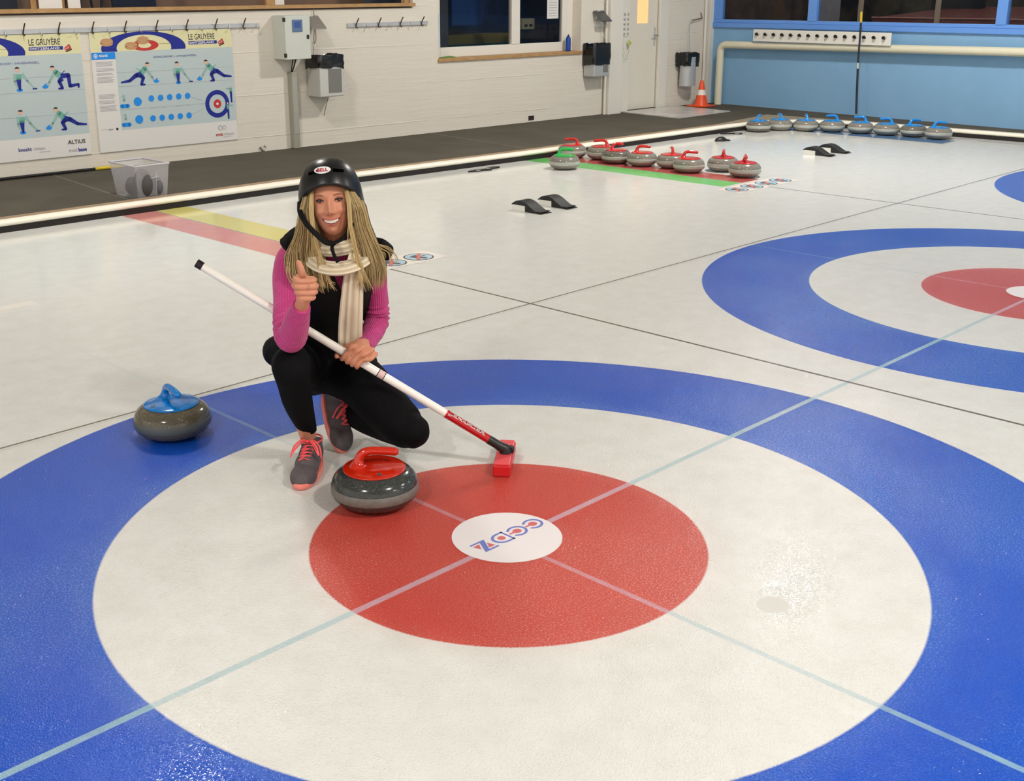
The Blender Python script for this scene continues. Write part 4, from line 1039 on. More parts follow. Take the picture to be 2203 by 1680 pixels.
def overshoe(label, x, y, z, rz, m, s=1.0):
    t = thing('felt_overshoe', label, 'overshoe', (x, y, z), rz, 'overshoes in the clear box')
    mb = MB(); mb.ball((0, 0, 0.045 * s), (0.10 * s, 0.05 * s, 0.05 * s), 20); mb.ball((-0.05 * s, 0, 0.075 * s), (0.06 * s, 0.045 * s, 0.08 * s), 20)
    remeshed(mb, 'shell', m, 0.006, 3, parent=t, post=lambda v: Vector((v.x, v.y, max(v.z, 0.0))))
    mb = MB(); mb.disc((0.01, 0), 0.085 * s, 24, 0, 0.001, 1, 0.5); mb.build('sole', BLACKP, t)
overshoe('big dark grey felt overshoe standing upright in the clear box, left one', 2.195, 6.19, 0.060, 1.65, FELT, 1.5)
overshoe('paler grey felt overshoe in the clear box, right front one', 2.315, 6.16, 0.060, 1.5, FELT2, 1.1)
overshoe('grey felt overshoe lying at the back of the clear box', 2.27, 6.35, 0.060, 0.1, FELT, 0.9)

# brush lying along the wall foot
t = thing('lying_brush', 'black stick with yellow end lying on the carpet along the wall below the posters', 'brush', wp(1.6, 0.06, 0.068), WR)
mb = MB(); mb.tube([(-1.4, 0, 0), (0.72, 0, 0)], 0.013, 10); mb.build('stick', BLACKP, t)
mb = MB(); mb.tube([(0.76, 0, 0), (0.98, -0.01, 0)], [0.015, 0.017], 10); mb.build('yellow_grip', mat('yellow grip end', (220, 190, 40), 0.4), t)
for x in (-0.32, 0.74):
    mb = MB(); mb.tube([(x - 0.02, 0, 0), (x + 0.02, 0, 0)], 0.0155, 10); mb.build('yellow_ring', mat('yellow ring', (206, 180, 60), 0.4), t)

# ------------------------------------------------------------------ ceiling with its lamps
mb = MB(); mb.box(-9, 13.5, -14, 8.6, CEIL, CEIL + 0.1); tag(mb.build('ceiling', mat('grey ceiling', (176, 172, 164), 0.8)), kind='structure')
LAMPM = mat('lamp diffuser', (255, 244, 226), 0.5, emit=((255, 240, 218), 9.0))
for i, (lx, ly, pw) in enumerate(LAMPS):
    t = thing('ceiling_lamp', 'square ceiling lamp above the ice', 'ceiling lamp', (lx, ly, CEIL), 0, 'ceiling lamps over the rink')
    mb = MB(); mb.box(-0.3, 0.3, -0.3, 0.3, -0.12, 0.0); mb.build('housing', GREYM, t, 0.01)
    mb = MB(); mb.box(-0.22, 0.22, -0.22, 0.22, -0.124, -0.12); mb.build('diffuser', LAMPM, t)
    ld = bpy.data.lights.new('lamp_light', 'AREA'); ld.shape = 'SQUARE'; ld.size = 0.44; ld.energy = pw; ld.color = (1.0, 0.95, 0.885)
    lo = bpy.data.objects.new('lamp_light', ld); COL.objects.link(lo); lo.parent = t; lo.location = (0, 0, -0.13)
w = bpy.data.worlds.new('world'); SC.world = w; w.use_nodes = True
bg = w.node_tree.nodes['Background']; bg.inputs[0].default_value = (1.0, 0.95, 0.88, 1); bg.inputs[1].default_value = AMB
# ------------------------------------------------------------------ the crouching person
# figure space: x to the person's left, y away from the front, z up; origin under the body
R0h = Vector((math.sin(yaw), -math.cos(yaw), 0)); Ah = Vector((math.cos(yaw), math.sin(yaw), 0))
OX, OY = -0.65, 0.60
PER = thing('person', 'person in black helmet, pink sweater and cream scarf crouching with a raised thumb', 'person', R0h * OX + Ah * OY, yaw - PI / 2)
OFF = Matrix.Translation((-OX, -OY, 0))
def FB():
    m = MB(); m.M = OFF; return m
SKIN = mat('skin', (212, 146, 114), 0.5, spec=0.4, vary=(30, 0.35, (198, 122, 94)), bump=(160, 0.0003))
BLK = mat('black leggings', (7, 7, 9), 0.8, spec=0.15)
VEST = mat('black vest', (11, 10, 10), 0.6, spec=0.25, bump=(30, 0.004, 3.0))
PINK = mat('pink ribbed knit', (204, 62, 134), 0.75, sheen=0.2, ribs=(34.0, 0.0006, (188, 50, 118)), bump=(16, 0.012, 3.0))
PINKP = mat('pink knit', (190, 50, 120), 0.75, ribs=(14.0, 0.001, (140, 24, 84)))

# head frame
HC = Vector((-0.579, 0.640, 0.951))
HM = Matrix.Translation(HC) @ Matrix.Rotation(math.radians(-5.0), 4, 'Y') @ Matrix.Rotation(math.radians(-8.0), 4, 'X') @ Matrix.Rotation(math.radians(3), 4, 'Z')
def G(x, z, cx, cz, sx, sz=None):
    sz = sz or sx
    return math.exp(-((x - cx) / sx) ** 2 - ((z - cz) / sz) ** 2)
def wz(z):
    if z >= 0: return 0.0745
    t = min(-z / 0.117, 1.0)
    return 0.0745 * (1 - 0.11 * t - 0.16 * t ** 3)
def feats(x, z):
    ax = abs(x); f = 0.0
    f += 0.0285 * G(x, z, 0, -0.037, 0.0098, 0.0115) + 0.0185 * G(x, z, 0, -0.017, 0.0078, 0.018) + 0.006 * G(x, z, 0, 0.004, 0.009, 0.014)
    f += 0.0130 * G(ax, z, 0.0135, -0.041, 0.0062, 0.006)
    f -= 0.0095 * G(ax, z, 0.030, 0.001, 0.015, 0.010)
    f += 0.004 * G(ax, z, 0.028, 0.022, 0.018, 0.007)
    f += 0.0100 * G(ax, z, 0.043, -0.036, 0.016, 0.013)
    f -= 0.006 * G(ax, z, 0.0365, -0.060, 0.0055, 0.014) + 0.004 * G(ax, z, 0.022, -0.047, 0.005, 0.007)
    f += 0.004 * G(x, z, 0, -0.070, 0.030, 0.014)
    f += 0.0095 * G(x, z, 0, -0.103, 0.020, 0.013)
    f -= 0.003 * G(x, z, 0, -0.090, 0.016, 0.005)
    return f
RYF, RYB, RZT, RZB = 0.086, 0.102, 0.118, 0.119
def hpt(t, a):
    """t polar from top, a azimuth, 0 = face"""
    z = math.cos(t); z = z * (RZT if z > 0 else RZB)
    s = math.sin(t) ** (0.86 if z < 0 else 0.92)
    x = wz(z) * s * math.sin(a)
    c = math.cos(a)
    y = -(RYF if c > 0 else RYB) * s * c
    if z < -0.03 and c < 0: y *= 1 - 0.35 * min(1, (-z - 0.03) / 0.09)
    if c > 0: y -= feats(x, z) * min(1, c * 1.6)
    return Vector((x, y, z))
def face_y(x, z):
    zz = max(-0.999, min(0.999, z / (RZT if z > 0 else RZB))); t = math.acos(zz)
    s = math.sin(t) ** (0.86 if z < 0 else 0.92)
    sa = max(-0.999, min(0.999, x / (wz(z) * s))); c = math.sqrt(1 - sa * sa)
    return -RYF * s * c - feats(x, z) * min(1, c * 1.6)

body = FB()
body.M = OFF @ HM
vs = []; fs = []; n, m_ = 96, 80
for i in range(m_ + 1):
    for k in range(n): vs.append(hpt(max(0.001, min(PI - 0.001, PI * i / m_)), 2 * PI * k / n - PI))
for i in range(m_):
    for k in range(n): fs.append((i * n + k, (i + 1) * n + k, (i + 1) * n + (k + 1) % n, i * n + (k + 1) % n))
body.add(vs, fs, 0, True); body.add(vs, [tuple(range(n))[::-1], tuple(range(m_ * n, (m_ + 1) * n))], 0)
for sg in (-1, 1): body.ball((sg * 0.074, 0.012, -0.008), (0.008, 0.018, 0.030), 14)
body.M = OFF
def hp(x, y, z): return HM @ Vector((x, y, z))
q = hp(0, 0.030, -0.07)
crtube(body, [(q.x, q.y, q.z, .050), (-.577, .685, .83, .048), (-.585, .705, .78, .055), (-.590, .750, .74, .09, .045), (-.600, .785, .66, .11, .065), (-.635, .84, .52, .10, .07), (-.658, .89, .38, .12, .08), (-.662, .90, .30, .13, .09)], 5, 20, up=(0, 1, 0))
SHR, ELR, WRR = (-.735, .715, .730), (-.714, .505, .520), (-.650, .345, .664)
SHL, ELL, WRL = (-.460, .715, .728), (-.448, .775, .490), (-.487, .605, .437)
def limb(mb, pts, seg=14, n=8, **k): crtube(mb, pts, n, seg, **k)
limb(body, [(-.66, .745, .72, .04), SHR + (.043,), (-.736, .62, .615, .034), ELR + (.034,), (-.69, .44, .585, .033), WRR + (.023,), (-.640, .318, .700, .024)])
limb(body, [(-.53, .745, .72, .04), SHL + (.038,), (-.447, .755, .61, .030), ELL + (.029,), (-.46, .70, .462, .032), WRL + (.023,)])
# legs inside the leggings
KR, AR = (-.722, .505, .400), (-.694, .625, .100)
KL, AL = (-.345, .585, .148), (-.622, .872, .118)
limb(body, [(-.70, .88, .31, .07), (-.728, .70, .36, .055), KR + (.046,), (-.71, .55, .26, .042), AR + (.029,), (-.688, .585, .055, .03)])
limb(body, [(-.60, .88, .28, .07), (-.49, .76, .235, .055), KL + (.045,), (-.48, .74, .13, .042), AL + (.029,), (-.620, .875, .07, .03)])
# ---- right hand, fist with thumb up
def hnd(x, y, z): return Vector((-.634 + x, .315 + y, .722 + z))
def finger(pts, r):
    crtube(body, [tuple(p) + (rr,) for p, rr in zip(pts, r)], 5, 12, dome=True)
fz = [0.031, 0.0115, -0.008, -0.0265]; fx0 = [-.022, -.025, -.019, -.013]; fx1 = [.031, .036, .033, .026]; fr = [.0095, .0095, .0092, .0084]
for z, xa, xb, r in zip(fz, fx0, fx1, fr):
    finger([hnd(xa - .010, .030, z * .95), hnd(xa - .008, .010, z), hnd(xa, -.008, z), hnd((xa + xb) / 2, -.012, z), hnd(xb - .006, -.008, z), hnd(xb, .006, z), hnd(xb - .008, .020, z), hnd(xb - .026, .022, z)], [r * 1.1, r * 1.1, r * 1.05, r, r, r * .95, r * .9, r * .85])
crtube(body, [tuple(hnd(-.012, .030, .040)) + (.010, .018), tuple(hnd(-.010, .034, .015)) + (.016, .026), tuple(hnd(-.008, .034, -.015)) + (.016, .026), tuple(hnd(-.008, .030, -.040)) + (.014, .022), tuple(WRR) + (.022, .020)], 5, 16, dome=True, up=(1, 0, 0))
finger([hnd(-.006, .028, .020), hnd(-.010, .020, .036), hnd(-.008, .010, .052), hnd(-.010, .006, .070), hnd(-.016, .006, .086)], [.016, .0145, .0115, .0108, .0095])
# ---- left hand around the broom
B0 = Vector((-.010, .590, .075)); B1 = Vector((-1.041, .620, .739)); BD = (B0 - B1).normalized()
BN1 = (Vector((0, 0, 1)) - BD * BD.z).normalized(); BN2 = BN1.cross(BD).normalized()
if BN2.y > 0: BN2 = -BN2
HB = B1 + BD * ((Vector((-.513, .60, .413)) - B1).dot(BD))
def pole(t, ang, rad): return HB + BD * t + BN1 * (rad * math.cos(ang)) + BN2 * (rad * math.sin(ang))
RG = math.radians
ft = [-.031, -.0105, .0095, .0280]; kn = [(.006, .040, .026), (.016, .045, .028), (.026, .043, .028), (.036, .036, .026)]
for t, k_, r in zip(ft, kn, (.0092, .0094, .0090, .0080)):
    K = HB + BD * (t + k_[0] * .6) + BN1 * k_[1] + BN2 * k_[2]
    rad = .0150 + r
    finger([HB + BD * (t + .03) + BN1 * (k_[1] + .02) + BN2 * .006, K, pole(t + .004, RG(48), rad + .006), pole(t, RG(85), rad), pole(t - .001, RG(125), rad), pole(t, RG(170), rad), pole(t, RG(215), rad), pole(t + .002, RG(250), rad)], [r * 1.1, r * 1.12, r * 1.08, r, r * .98, r * .92, r * .9, r * .85])
crtube(body, [tuple(HB + BD * -.012 + BN1 * .040 + BN2 * .014 + BD * .004) + (.034, .014), tuple(HB + BD * .010 + BN1 * .052 + BN2 * .010) + (.036, .015), tuple(Vector(WRL)) + (.024, .019)], 5, 16, dome=True, up=tuple(BN2))
body.ball(HB + BD * .034 + BN1 * .034 + BN2 * .010, (.017, .014, .017), 14)
finger([HB + BD * -.005 + BN1 * .035 - BN2 * .006, pole(-.030, RG(-30), .030), pole(-.046, RG(-100), .028), pole(-.052, RG(-150), .027), pole(-.052, RG(-190), .026)], [.014, .0125, .0105, .0098, .009])
remeshed(body, 'body', SKIN, 0.0026, 4, 0.5, PER)

# ---- leggings
lg = FB()
limb(lg, [(-.69, .875, .31, .112), (-.725, .76, .335, .088), (-.735, .62, .378, .070), (KR[0], KR[1] - .002, KR[2] + .003, .066), (-.717, .515, .345, .058), (-.713, .545, .27, .053), (-.702, .585, .19, .042), (-.694, .612, .145, .034), (-.692, .618, .122, .031)], 20)
limb(lg, [(-.60, .875, .28, .112), (-.52, .79, .255, .098), (-.43, .68, .205, .088), (KL[0] - .005, KL[1] + .015, KL[2] + .002, .078), (KL[0] + .026, KL[1] - .01, KL[2] - .008, .064)], 20, dome=True)
limb(lg, [(KL[0], KL[1], KL[2] - .012, .060), (-.41, .66, .125, .058), (-.50, .755, .120, .054), (-.565, .815, .128, .045), (-.592, .842, .134, .037)], 20)
lg.ball((-.650, .895, .300), (.178, .135, .125), 24); lg.ball((-.715, .93, .27), (.125, .12, .115), 24); lg.ball((-.585, .93, .26), (.125, .12, .110), 24)
lg.ball((-.655, .855, .40), (.150, .105, .10), 24)
remeshed(lg, 'leggings', BLK, 0.006, 6, 0.5, PER)

# ---- sweater: trunk panel under the vest and the two sleeves
sw = FB()
def sleeve(pts, ze, amt):
    # folds bunch up round the elbow
    q = cr(pts, 16); L_ = 0.0; out = []
    for i, p in enumerate(q):
        if i: L_ += (Vector(p[:3]) - Vector(q[i - 1][:3])).length
        w_ = math.exp(-((p[2] - ze) / .05) ** 2) * (1 if p[1] > .44 else .3)
        out.append(p[3] * (1 + amt * w_ * math.sin(L_ * 330 + 1.5 * math.sin(L_ * 90))))
    sw.tube([p[:3] for p in q], out, 56, caps=True, vscale=1.0, shape=lambda a, f: 1 + .012 * math.sin(3 * a + 40 * f))
sleeve([(-.680, .72, .742, .050), (-.728, .715, .733, .055), (-.746, .690, .690, .052), (-.741, .625, .625, .049), (-.732, .560, .565, .051), (-.720, .500, .519, .052), (-.706, .458, .528, .049), (-.690, .425, .562, .046), (-.672, .385, .612, .040), (-.658, .358, .646, .033), (-.652, .347, .660, .029)], .53, .05)
sleeve([(-.51, .72, .740, .046), (-.470, .715, .732, .050), (-.452, .735, .680, .046), (-.447, .755, .610, .042), (-.447, .775, .540, .042), (-.448, .772, .492, .043), (-.457, .730, .468, .040), (-.467, .685, .455, .037), (-.478, .640, .444, .033), (-.484, .615, .439, .030)], .52, .11)
# neckline wedge seen between the vest fronts
vs = []; rows = [(.765, -.612, -.520, .628), (.735, -.600, -.52, .620), (.70, -.580, -.520, .620), (.64, -.556, -.515, .632), (.58, -.540, -.515, .664), (.53, -.532, -.515, .692)]
for z, xa, xb, y in rows: vs += [(xa, y, z), ((xa + xb) / 2, y - .006, z), (xb, y, z)]
sw.add(vs, [(i * 3 + k, i * 3 + 3 + k, i * 3 + 4 + k, i * 3 + 1 + k) for i in range(5) for k in range(2)], 1, True, [[(k * .5, i * .1), (k * .5, i * .1 + .1), (k * .5 + .5, i * .1 + .1), (k * .5 + .5, i * .1)] for i in range(5) for k in range(2)])
sw.build('sweater', [PINK, PINKP], PER)

# ---- vest
vt = FB()
crtube(vt, [(-.665, .895, .335, .178, .125), (-.662, .880, .40, .165, .118), (-.630, .850, .50, .152, .116), (-.603, .797, .60, .162, .124), (-.590, .758, .69, .168, .122), (-.590, .738, .745, .155, .106), (-.588, .73, .785, .085, .065)], 6, 28, up=(0, -1, 0))
for sx, c in ((-1, -.700), (1, -.480)):
    crtube(vt, [(c - sx * .06, .73, .755, .040, .055), (c + sx * .00, .725, .760, .040, .058), (c + sx * .034, .72, .759, .030, .052), (c + sx * .052, .715, .757, .014, .042)], 6, 18, dome=True, up=(0, 1, 0))
# flaring edge at the person's left shoulder, rolled hem bulging at the right hip
crtube(vt, [(-.465, .69, .775, .020, .040), (-.420, .675, .772, .014, .042), (-.385, .665, .758, .008, .030)], 6, 14, dome=True, up=(0, 0, 1))
crtube(vt, [(-.80, .82, .40, .030), (-.838, .84, .372, .036), (-.846, .855, .335, .034), (-.825, .86, .305, .026)], 6, 14, dome=True)
crtube(vt, [(-.745, .66, .79, .012, .03), (-.70, .675, .822, .014, .035), (-.655, .70, .835, .016, .03)], 6, 12, dome=True)
remeshed(vt, 'vest', VEST, 0.005, 3, 0.5, PER)
mb = FB(); mb.ball((-.486, .640, .523), (.004, .003, .007), 8); mb.build('zip_pull', STEEL, PER)

# ---- scarf
KNIT = mat('cream knit scarf', (236, 224, 196), 0.85, sheen=0.3, ribs=(10.0, 0.0016, (206, 186, 152)), bump=(220, 0.0008))
sc = FB()
def rib(k, d, ph=0.0): return lambda a, f: 1 + d * math.cos(k * a + ph)
loop = [(-.560 + .078 * math.cos(a), .672 + .070 * math.sin(a), .806 + .016 * math.sin(a) + .008 * math.cos(a), .025, .024) for a in [2 * PI * k / 16 for k in range(17)]]
q = cr(loop, 3); sc.tube([p[:3] for p in q], [(p[3], p[4]) for p in q], 30, shape=rib(7, .06), caps=False, up=(0, 0, 1))
loop = [(-.555 + .100 * math.cos(a), .660 + .102 * math.sin(a), .772 + .040 * math.sin(a) + .004 * math.cos(a), .029, .020) for a in [2 * PI * k / 18 for k in range(19)]]
q = cr(loop, 3); sc.tube([p[:3] for p in q], [(p[3], p[4]) for p in q], 30, shape=rib(6, .09), caps=False, up=(0, 0, 1))
tail = [(-.497, .610, .775, .024, .016), (-.500, .585, .740, .030, .016), (-.508, .588, .690, .034, .014), (-.516, .600, .62, .038, .013), (-.524, .617, .55, .041, .012), (-.530, .632, .49, .042, .012), (-.533, .640, .445, .042, .012), (-.535, .645, .40, .041, .012)]
q = cr(tail, 6); sc.tube([p[:3] for p in q], [(p[3], p[4]) for p in q], 48, shape=lambda a, f: 1 + .0 * f + .22 * math.cos(9 * a) * abs(math.sin(a)), up=(0, -1, 0))
sc.build('scarf', KNIT, PER)

# ---- hair
HAIR = [mat('blond hair light', (200, 175, 122), 0.42), mat('blond hair', (162, 136, 86), 0.45), mat('blond hair dark', (98, 80, 48), 0.5)]
hr = FB(); rnd = random.Random(11)
def lerp_rows(rows, z, u, v):
    """rows: (z, r0, r1, a0, a1)"""
    for A, B in zip(rows, rows[1:]):
        if A[0] >= z >= B[0]:
            t = (A[0] - z) / (A[0] - B[0]); g = lambda i: A[i] + (B[i] - A[i]) * t
            r = g(1) + (g(2) - g(1)) * u
            a = g(3) + (g(4) - g(3)) * v
            return r, a
    A = rows[-1]; return A[1] + (A[2] - A[1]) * u, A[3] + (A[4] - A[3]) * v
LROWS = [(1.03, -.640, -.618, .600, .65), (.985, -.660, -.632, .578, .65), (.93, -.676, -.634, .562, .66), (.87, -.688, -.626, .572, .67), (.82, -.710, -.618, .588, .69), (.77, -.737, -.610, .598, .69), (.72, -.735, -.598, .588, .67), (.67, -.715, -.590, .572, .64), (.62, -.70, -.583, .57, .63)]
RROWS = [(1.03, -.545, -.515, .600, .65), (.985, -.524, -.490, .578, .65), (.93, -.514, -.462, .562, .66), (.87, -.514, -.452, .572, .67), (.82, -.506, -.436, .588, .69), (.77, -.502, -.416, .586, .69), (.72, -.502, -.400, .580, .68), (.67, -.497, -.404, .578, .67), (.62, -.480, -.415, .58, .66)]
for rows, cnt in ((LROWS, 1050), (RROWS, 950)):
    for i in range(cnt):
        u = rnd.random(); v = rnd.random() ** 1.3
        zend = .645 + .07 * rnd.random() + (.05 * rnd.random() if rnd.random() < .3 else 0)
        if rows is LROWS: zend += .06 * (1 - u) * rnd.random()
        w1 = rnd.uniform(-.09, .09); ph = rnd.random() * 6
        pts = []
        z0 = 1.03 - rnd.random() * .02
        for k in range(12):
            f = k / 11; z = z0 + (zend - z0) * f
            uu = min(1.03, max(-.03, u + w1 * f * f * 1.2 + .02 * math.sin(ph + f * 5)))
            r, a = lerp_rows(rows, z, uu, v)
            pts.append((r, a, z))
        rr = rnd.uniform(.0007, .0014)
        dark = v > .68 or rnd.random() < .12
        mi = 2 if dark else (0 if math.sin(u * 60 + 2 * math.sin(u * 17)) + rnd.uniform(-.8, .8) > 0 else 1)
        hr.tube(pts, [rr * (1 if k < 9 else (12 - k) / 4) for k in range(12)], 4, mi, caps=False)
# loose strands blown out over the left shoulder
for i in range(16):
    j = rnd.uniform(-.010, .010); e = rnd.uniform(-.03, .02)
    crtube(hr, [(-.515 + j * .5, .60, 1.0, .0008), (-.475 + j, .60, .92, .0010), (-.462 + j, .60, .86, .0011), (-.440 + j, .62, .81, .0012), (-.405 + j + e, .64, .785 + e * .3, .0011), (-.382 + e, .65, .765, .0009), (-.372 + e * 1.4, .65, .725 + abs(e), .0006)], 5, 5, mi=(0 if i % 3 else 1), caps=False)
for i in range(14):
    j = rnd.uniform(-.014, .014)
    crtube(hr, [(-.645 + j * .5, .60, 1.0, .0008), (-.665 + j, .585, .93, .0011), (-.685 + j, .585, .85, .0012), (-.70 + j * 1.5, .595, .78, .0012), (-.690 + j * 3, .585, .70, .0011), (-.640 + j * 3, .57, .645, .0006)], 5, 5, mi=(0 if i % 2 else 1), caps=False)
for i in range(26):
    j = rnd.uniform(-.007, .007); k2 = rnd.uniform(-.010, .010); e = rnd.uniform(-.01, .03)
    crtube(hr, [(-.632 + j * .6, .585, 1.005, .0007), (-.633 + j, .548, .960, .0010), (-.632 + j, .540, .90, .0011), (-.625 + j + k2, .535, .84, .0011), (-.612 + j + k2, .55, .77, .0011), (-.600 + j + k2 * 2, .555, .70, .0010), (-.588 + k2 * 3, .555, .655 + e, .0005)], 4, 4, mi=(0 if i % 3 else 1), caps=False)
for i in range(26):
    j = rnd.uniform(-.007, .007); k2 = rnd.uniform(-.012, .012); e = rnd.uniform(-.01, .03)
    crtube(hr, [(-.520 + j * .6, .585, 1.005, .0007), (-.510 + j, .550, .960, .0010), (-.507 + j, .542, .90, .0011), (-.502 + j + k2, .538, .84, .0011), (-.490 + j + k2, .55, .77, .0011), (-.478 + j + k2 * 2, .56, .70, .0010), (-.470 + k2 * 3, .565, .655 + e, .0005)], 4, 4, mi=(0 if i % 3 else 1), caps=False)
# underlying mass
for rows in (LROWS, RROWS):
    pr = []
    for z in (1.02, .985, .93, .87, .82, .77, .72):
        r0, a_ = lerp_rows(rows, z, 0.06, 0.7); r1, _ = lerp_rows(rows, z, 0.94, 0.7)
        pr.append(((r0 + r1) / 2 + (.004 if rows is LROWS else -.004), a_ + .018, z, abs(r1 - r0) / 2 + .004, .026))
    pr.append((pr[-1][0], pr[-1][1], .69, .02, .004))
    crtube(hr, pr, 4, 16, mi=1, up=(0, -1, 0))
crtube(hr, [(-.575, .725, 1.00, .085, .030), (-.575, .730, .93, .100, .032), (-.575, .735, .85, .095, .030), (-.575, .74, .78, .10, .025)], 4, 20, mi=2, up=(0, -1, 0))
hr.build('hair', HAIR, PER)

# ---- face details in the head frame
def HB_():
    m = MB(); m.M = OFF @ HM; return m
def fp(x, z, d=0.0): return (x, face_y(x, z) - d, z)
EYE_SHADED = mat('shaded eye white', (104, 82, 72), 0.3); IRIS = mat('brown iris', (52, 34, 26), 0.15); LASH = mat('dark lashes', (34, 20, 18), 0.6)  # eye whites browned, shade of the sockets is in their colour
BROW = mat('brown eyebrow', (132, 92, 66), 0.7); LIP = mat('rosy lips', (184, 98, 90), 0.4); TOOTH = mat('teeth', (238, 226, 208), 0.25); MOUTH = mat('dark mouth', (90, 26, 28), 0.6)
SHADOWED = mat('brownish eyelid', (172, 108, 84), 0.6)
for sg in (-1, 1):
    ex, ez = sg * 0.0305, 0.0005
    c0 = Vector((ex, face_y(ex, ez) + 0.0068, ez))
    e = HB_(); e.ball(c0, 0.0112, 20); eo = e.build('eye', EYE_SHADED, PER)
    e = HB_(); e.ball(c0 + Vector((-sg * 0.0005, -0.0076, 0.0)), (0.0062, 0.0042, 0.0062), 16); e.build('iris', IRIS, eo)
    e = HB_()
    up_ = [(ex - sg * 0.0125, ez - 0.0015), (ex - sg * 0.007, ez + 0.0038), (ex, ez + 0.0055), (ex + sg * 0.007, ez + 0.0045), (ex + sg * 0.0135, ez + 0.001)]
    crtube(e, [fp(x, z, 0.0022 if 0 < i < 4 else .0005) + ((.0030 if 0 < i < 4 else .0014),) for i, (x, z) in enumerate(up_)], 4, 8)
    e.build('eyelashes', LASH, PER)
    e = HB_()
    crtube(e, [fp(x, z + 0.0036, 0.0004 if 0 < i < 4 else .0002) + ((.0026 if 0 < i < 4 else .0012),) for i, (x, z) in enumerate(up_)], 4, 10)
    lo = [(ex - sg * 0.0125, ez - 0.0022), (ex - sg * 0.006, ez - 0.0058), (ex + sg * .002, ez - 0.0068), (ex + sg * 0.0085, ez - 0.0052), (ex + sg * 0.013, ez - 0.0010)]
    crtube(e, [fp(x, z, 0.0016 if 0 < i < 4 else .0003) + ((.0014 if 0 < i < 4 else .0008),) for i, (x, z) in enumerate(lo)], 4, 8)
    e.build('eyelid', SHADOWED, PER)
    e = HB_(); bw = [(ex - sg * 0.014, 0.0165), (ex - sg * 0.004, 0.0195), (ex + sg * 0.007, 0.0200), (ex + sg * 0.018, 0.0155)]
    crtube(e, [fp(x, z, 0.0004) + (r, .0012) for (x, z), r in zip(bw, (.0016, .0018, .0014, .0006))], 4, 8, up=(0, 1, 0)); e.build('eyebrow', BROW, PER)
def mouth_z(x, k): # k 0 upper edge of teeth, 1 lower edge
    t = abs(x) / 0.030
    top = -0.0645 + 0.0075 * t ** 2; bot = -0.0795 + 0.0195 * t ** 2.2
    return top + (bot - top) * k
e = HB_(); N_ = 16; vs = []; fs = []
for i in range(N_ + 1):
    x = -0.0305 + 0.061 * i / N_
    for k in range(5): vs.append(fp(x, mouth_z(x, k / 4), 0.0012))
for i in range(N_):
    for k in range(4): fs.append((i * 5 + k, i * 5 + k + 1, i * 5 + 6 + k, i * 5 + 5 + k))
e.add(vs, fs, 0, True); e.build('open_mouth', MOUTH, PER)
e = HB_(); vs = []; fs = []; N_ = 40
for i in range(N_ + 1):
    x = -0.0235 + 0.047 * i / N_
    g = 0.0 if (i % 5) else 0.0006
    for k in range(4): vs.append(fp(x, mouth_z(x, 0.02 + 0.70 * k / 3), 0.0026 - g - 0.0004 * (k == 0)))
for i in range(N_):
    for k in range(3): fs.append((i * 4 + k, i * 4 + k + 1, i * 4 + 5 + k, i * 4 + 4 + k))
e.add(vs, fs, 0, True); e.build('teeth', TOOTH, PER)
e = HB_()
crtube(e, [fp(x, mouth_z(x, -.08), .0016) + (r,) for x, r in ((-.031, .0010), (-.020, .0018), (-.007, .0023), (0, .0019), (.007, .0023), (.020, .0018), (.031, .0010))], 5, 10)
crtube(e, [fp(x, mouth_z(x, 1.10), .0014) + (r,) for x, r in ((-.0305, .0010), (-.020, .0022), (-.008, .0032), (.008, .0032), (.020, .0022), (.0305, .0010))], 5, 10)
e.build('lips', LIP, PER)
e = HB_()
for sg in (-1, 1): e.ball(fp(sg * .0062, -.0455, -.0005), (.0030, .0022, .0016), 8)
e.build('nostrils', mat('nostril dark', (96, 44, 36), 0.7), PER)

# ---- helmet
HEL = mat('satin black helmet', (12, 12, 14), 0.33, spec=0.5)
def hel(t, a, g=0.0):
    """t 0 at top .. 1 at rim, a azimuth (0 = front)"""
    c = math.cos(a); f_ = max(0.0, c) ** 0.55
    zr = 0.054 * f_ - 0.070 * (1 - f_)
    tmax = math.acos(max(-0.95, min(0.95, (zr + 0.0) / 0.143)))
    th = t * tmax
    s = math.sin(th) ** 0.80 if th > 0 else 0
    x = (0.1085 + g) * s * math.sin(a); y = -((0.128 if c > 0 else 0.136) + g) * s * c + 0.004
    z = (0.143 + g) * math.cos(th)
    return Vector((x, y, z))
h_ = HB_(); vs = []; fs = []; n = 64; mm = 26
for i in range(mm + 1):
    for k in range(n): vs.append(hel(max(i / mm, .004), 2 * PI * k / n))
inn_ = len(vs)
for i in range(mm + 1):
    for k in range(n): vs.append(hel(max(1 - i / mm, .004), 2 * PI * k / n, -0.016))
for i in range(2 * mm + 1):
    for k in range(n): fs.append((i * n + k, (i + 1) * n + k, (i + 1) * n + (k + 1) % n, i * n + (k + 1) % n))
h_.add(vs, fs, 0, True); h_.add(vs, [tuple(range(n))[::-1], tuple(range((2 * mm + 1) * n, (2 * mm + 2) * n))], 0, True)
HELM = h_.build('helmet', HEL, PER)
def on_hel(u, v, d=0.0006):
    """point on the helmet front by horizontal offset u and height v"""
    best = None
    a = math.asin(max(-.95, min(.95, u / 0.1085)))
    for _ in range(6):
        lo, hi = 0.02, 1.0
        for __ in range(22):
            m = (lo + hi) / 2
            if hel(m, a).z > v: lo = m
            else: hi = m
        p = hel(lo, a)
        if abs(p.x) > 1e-6: a += (u - p.x) / max(0.03, 0.1085 * math.cos(a))
        a = max(-1.4, min(1.4, a))
    p = hel(lo, a); nrm = (p - Vector((0, 0.004, 0.0))).normalized()
    return p + nrm * d
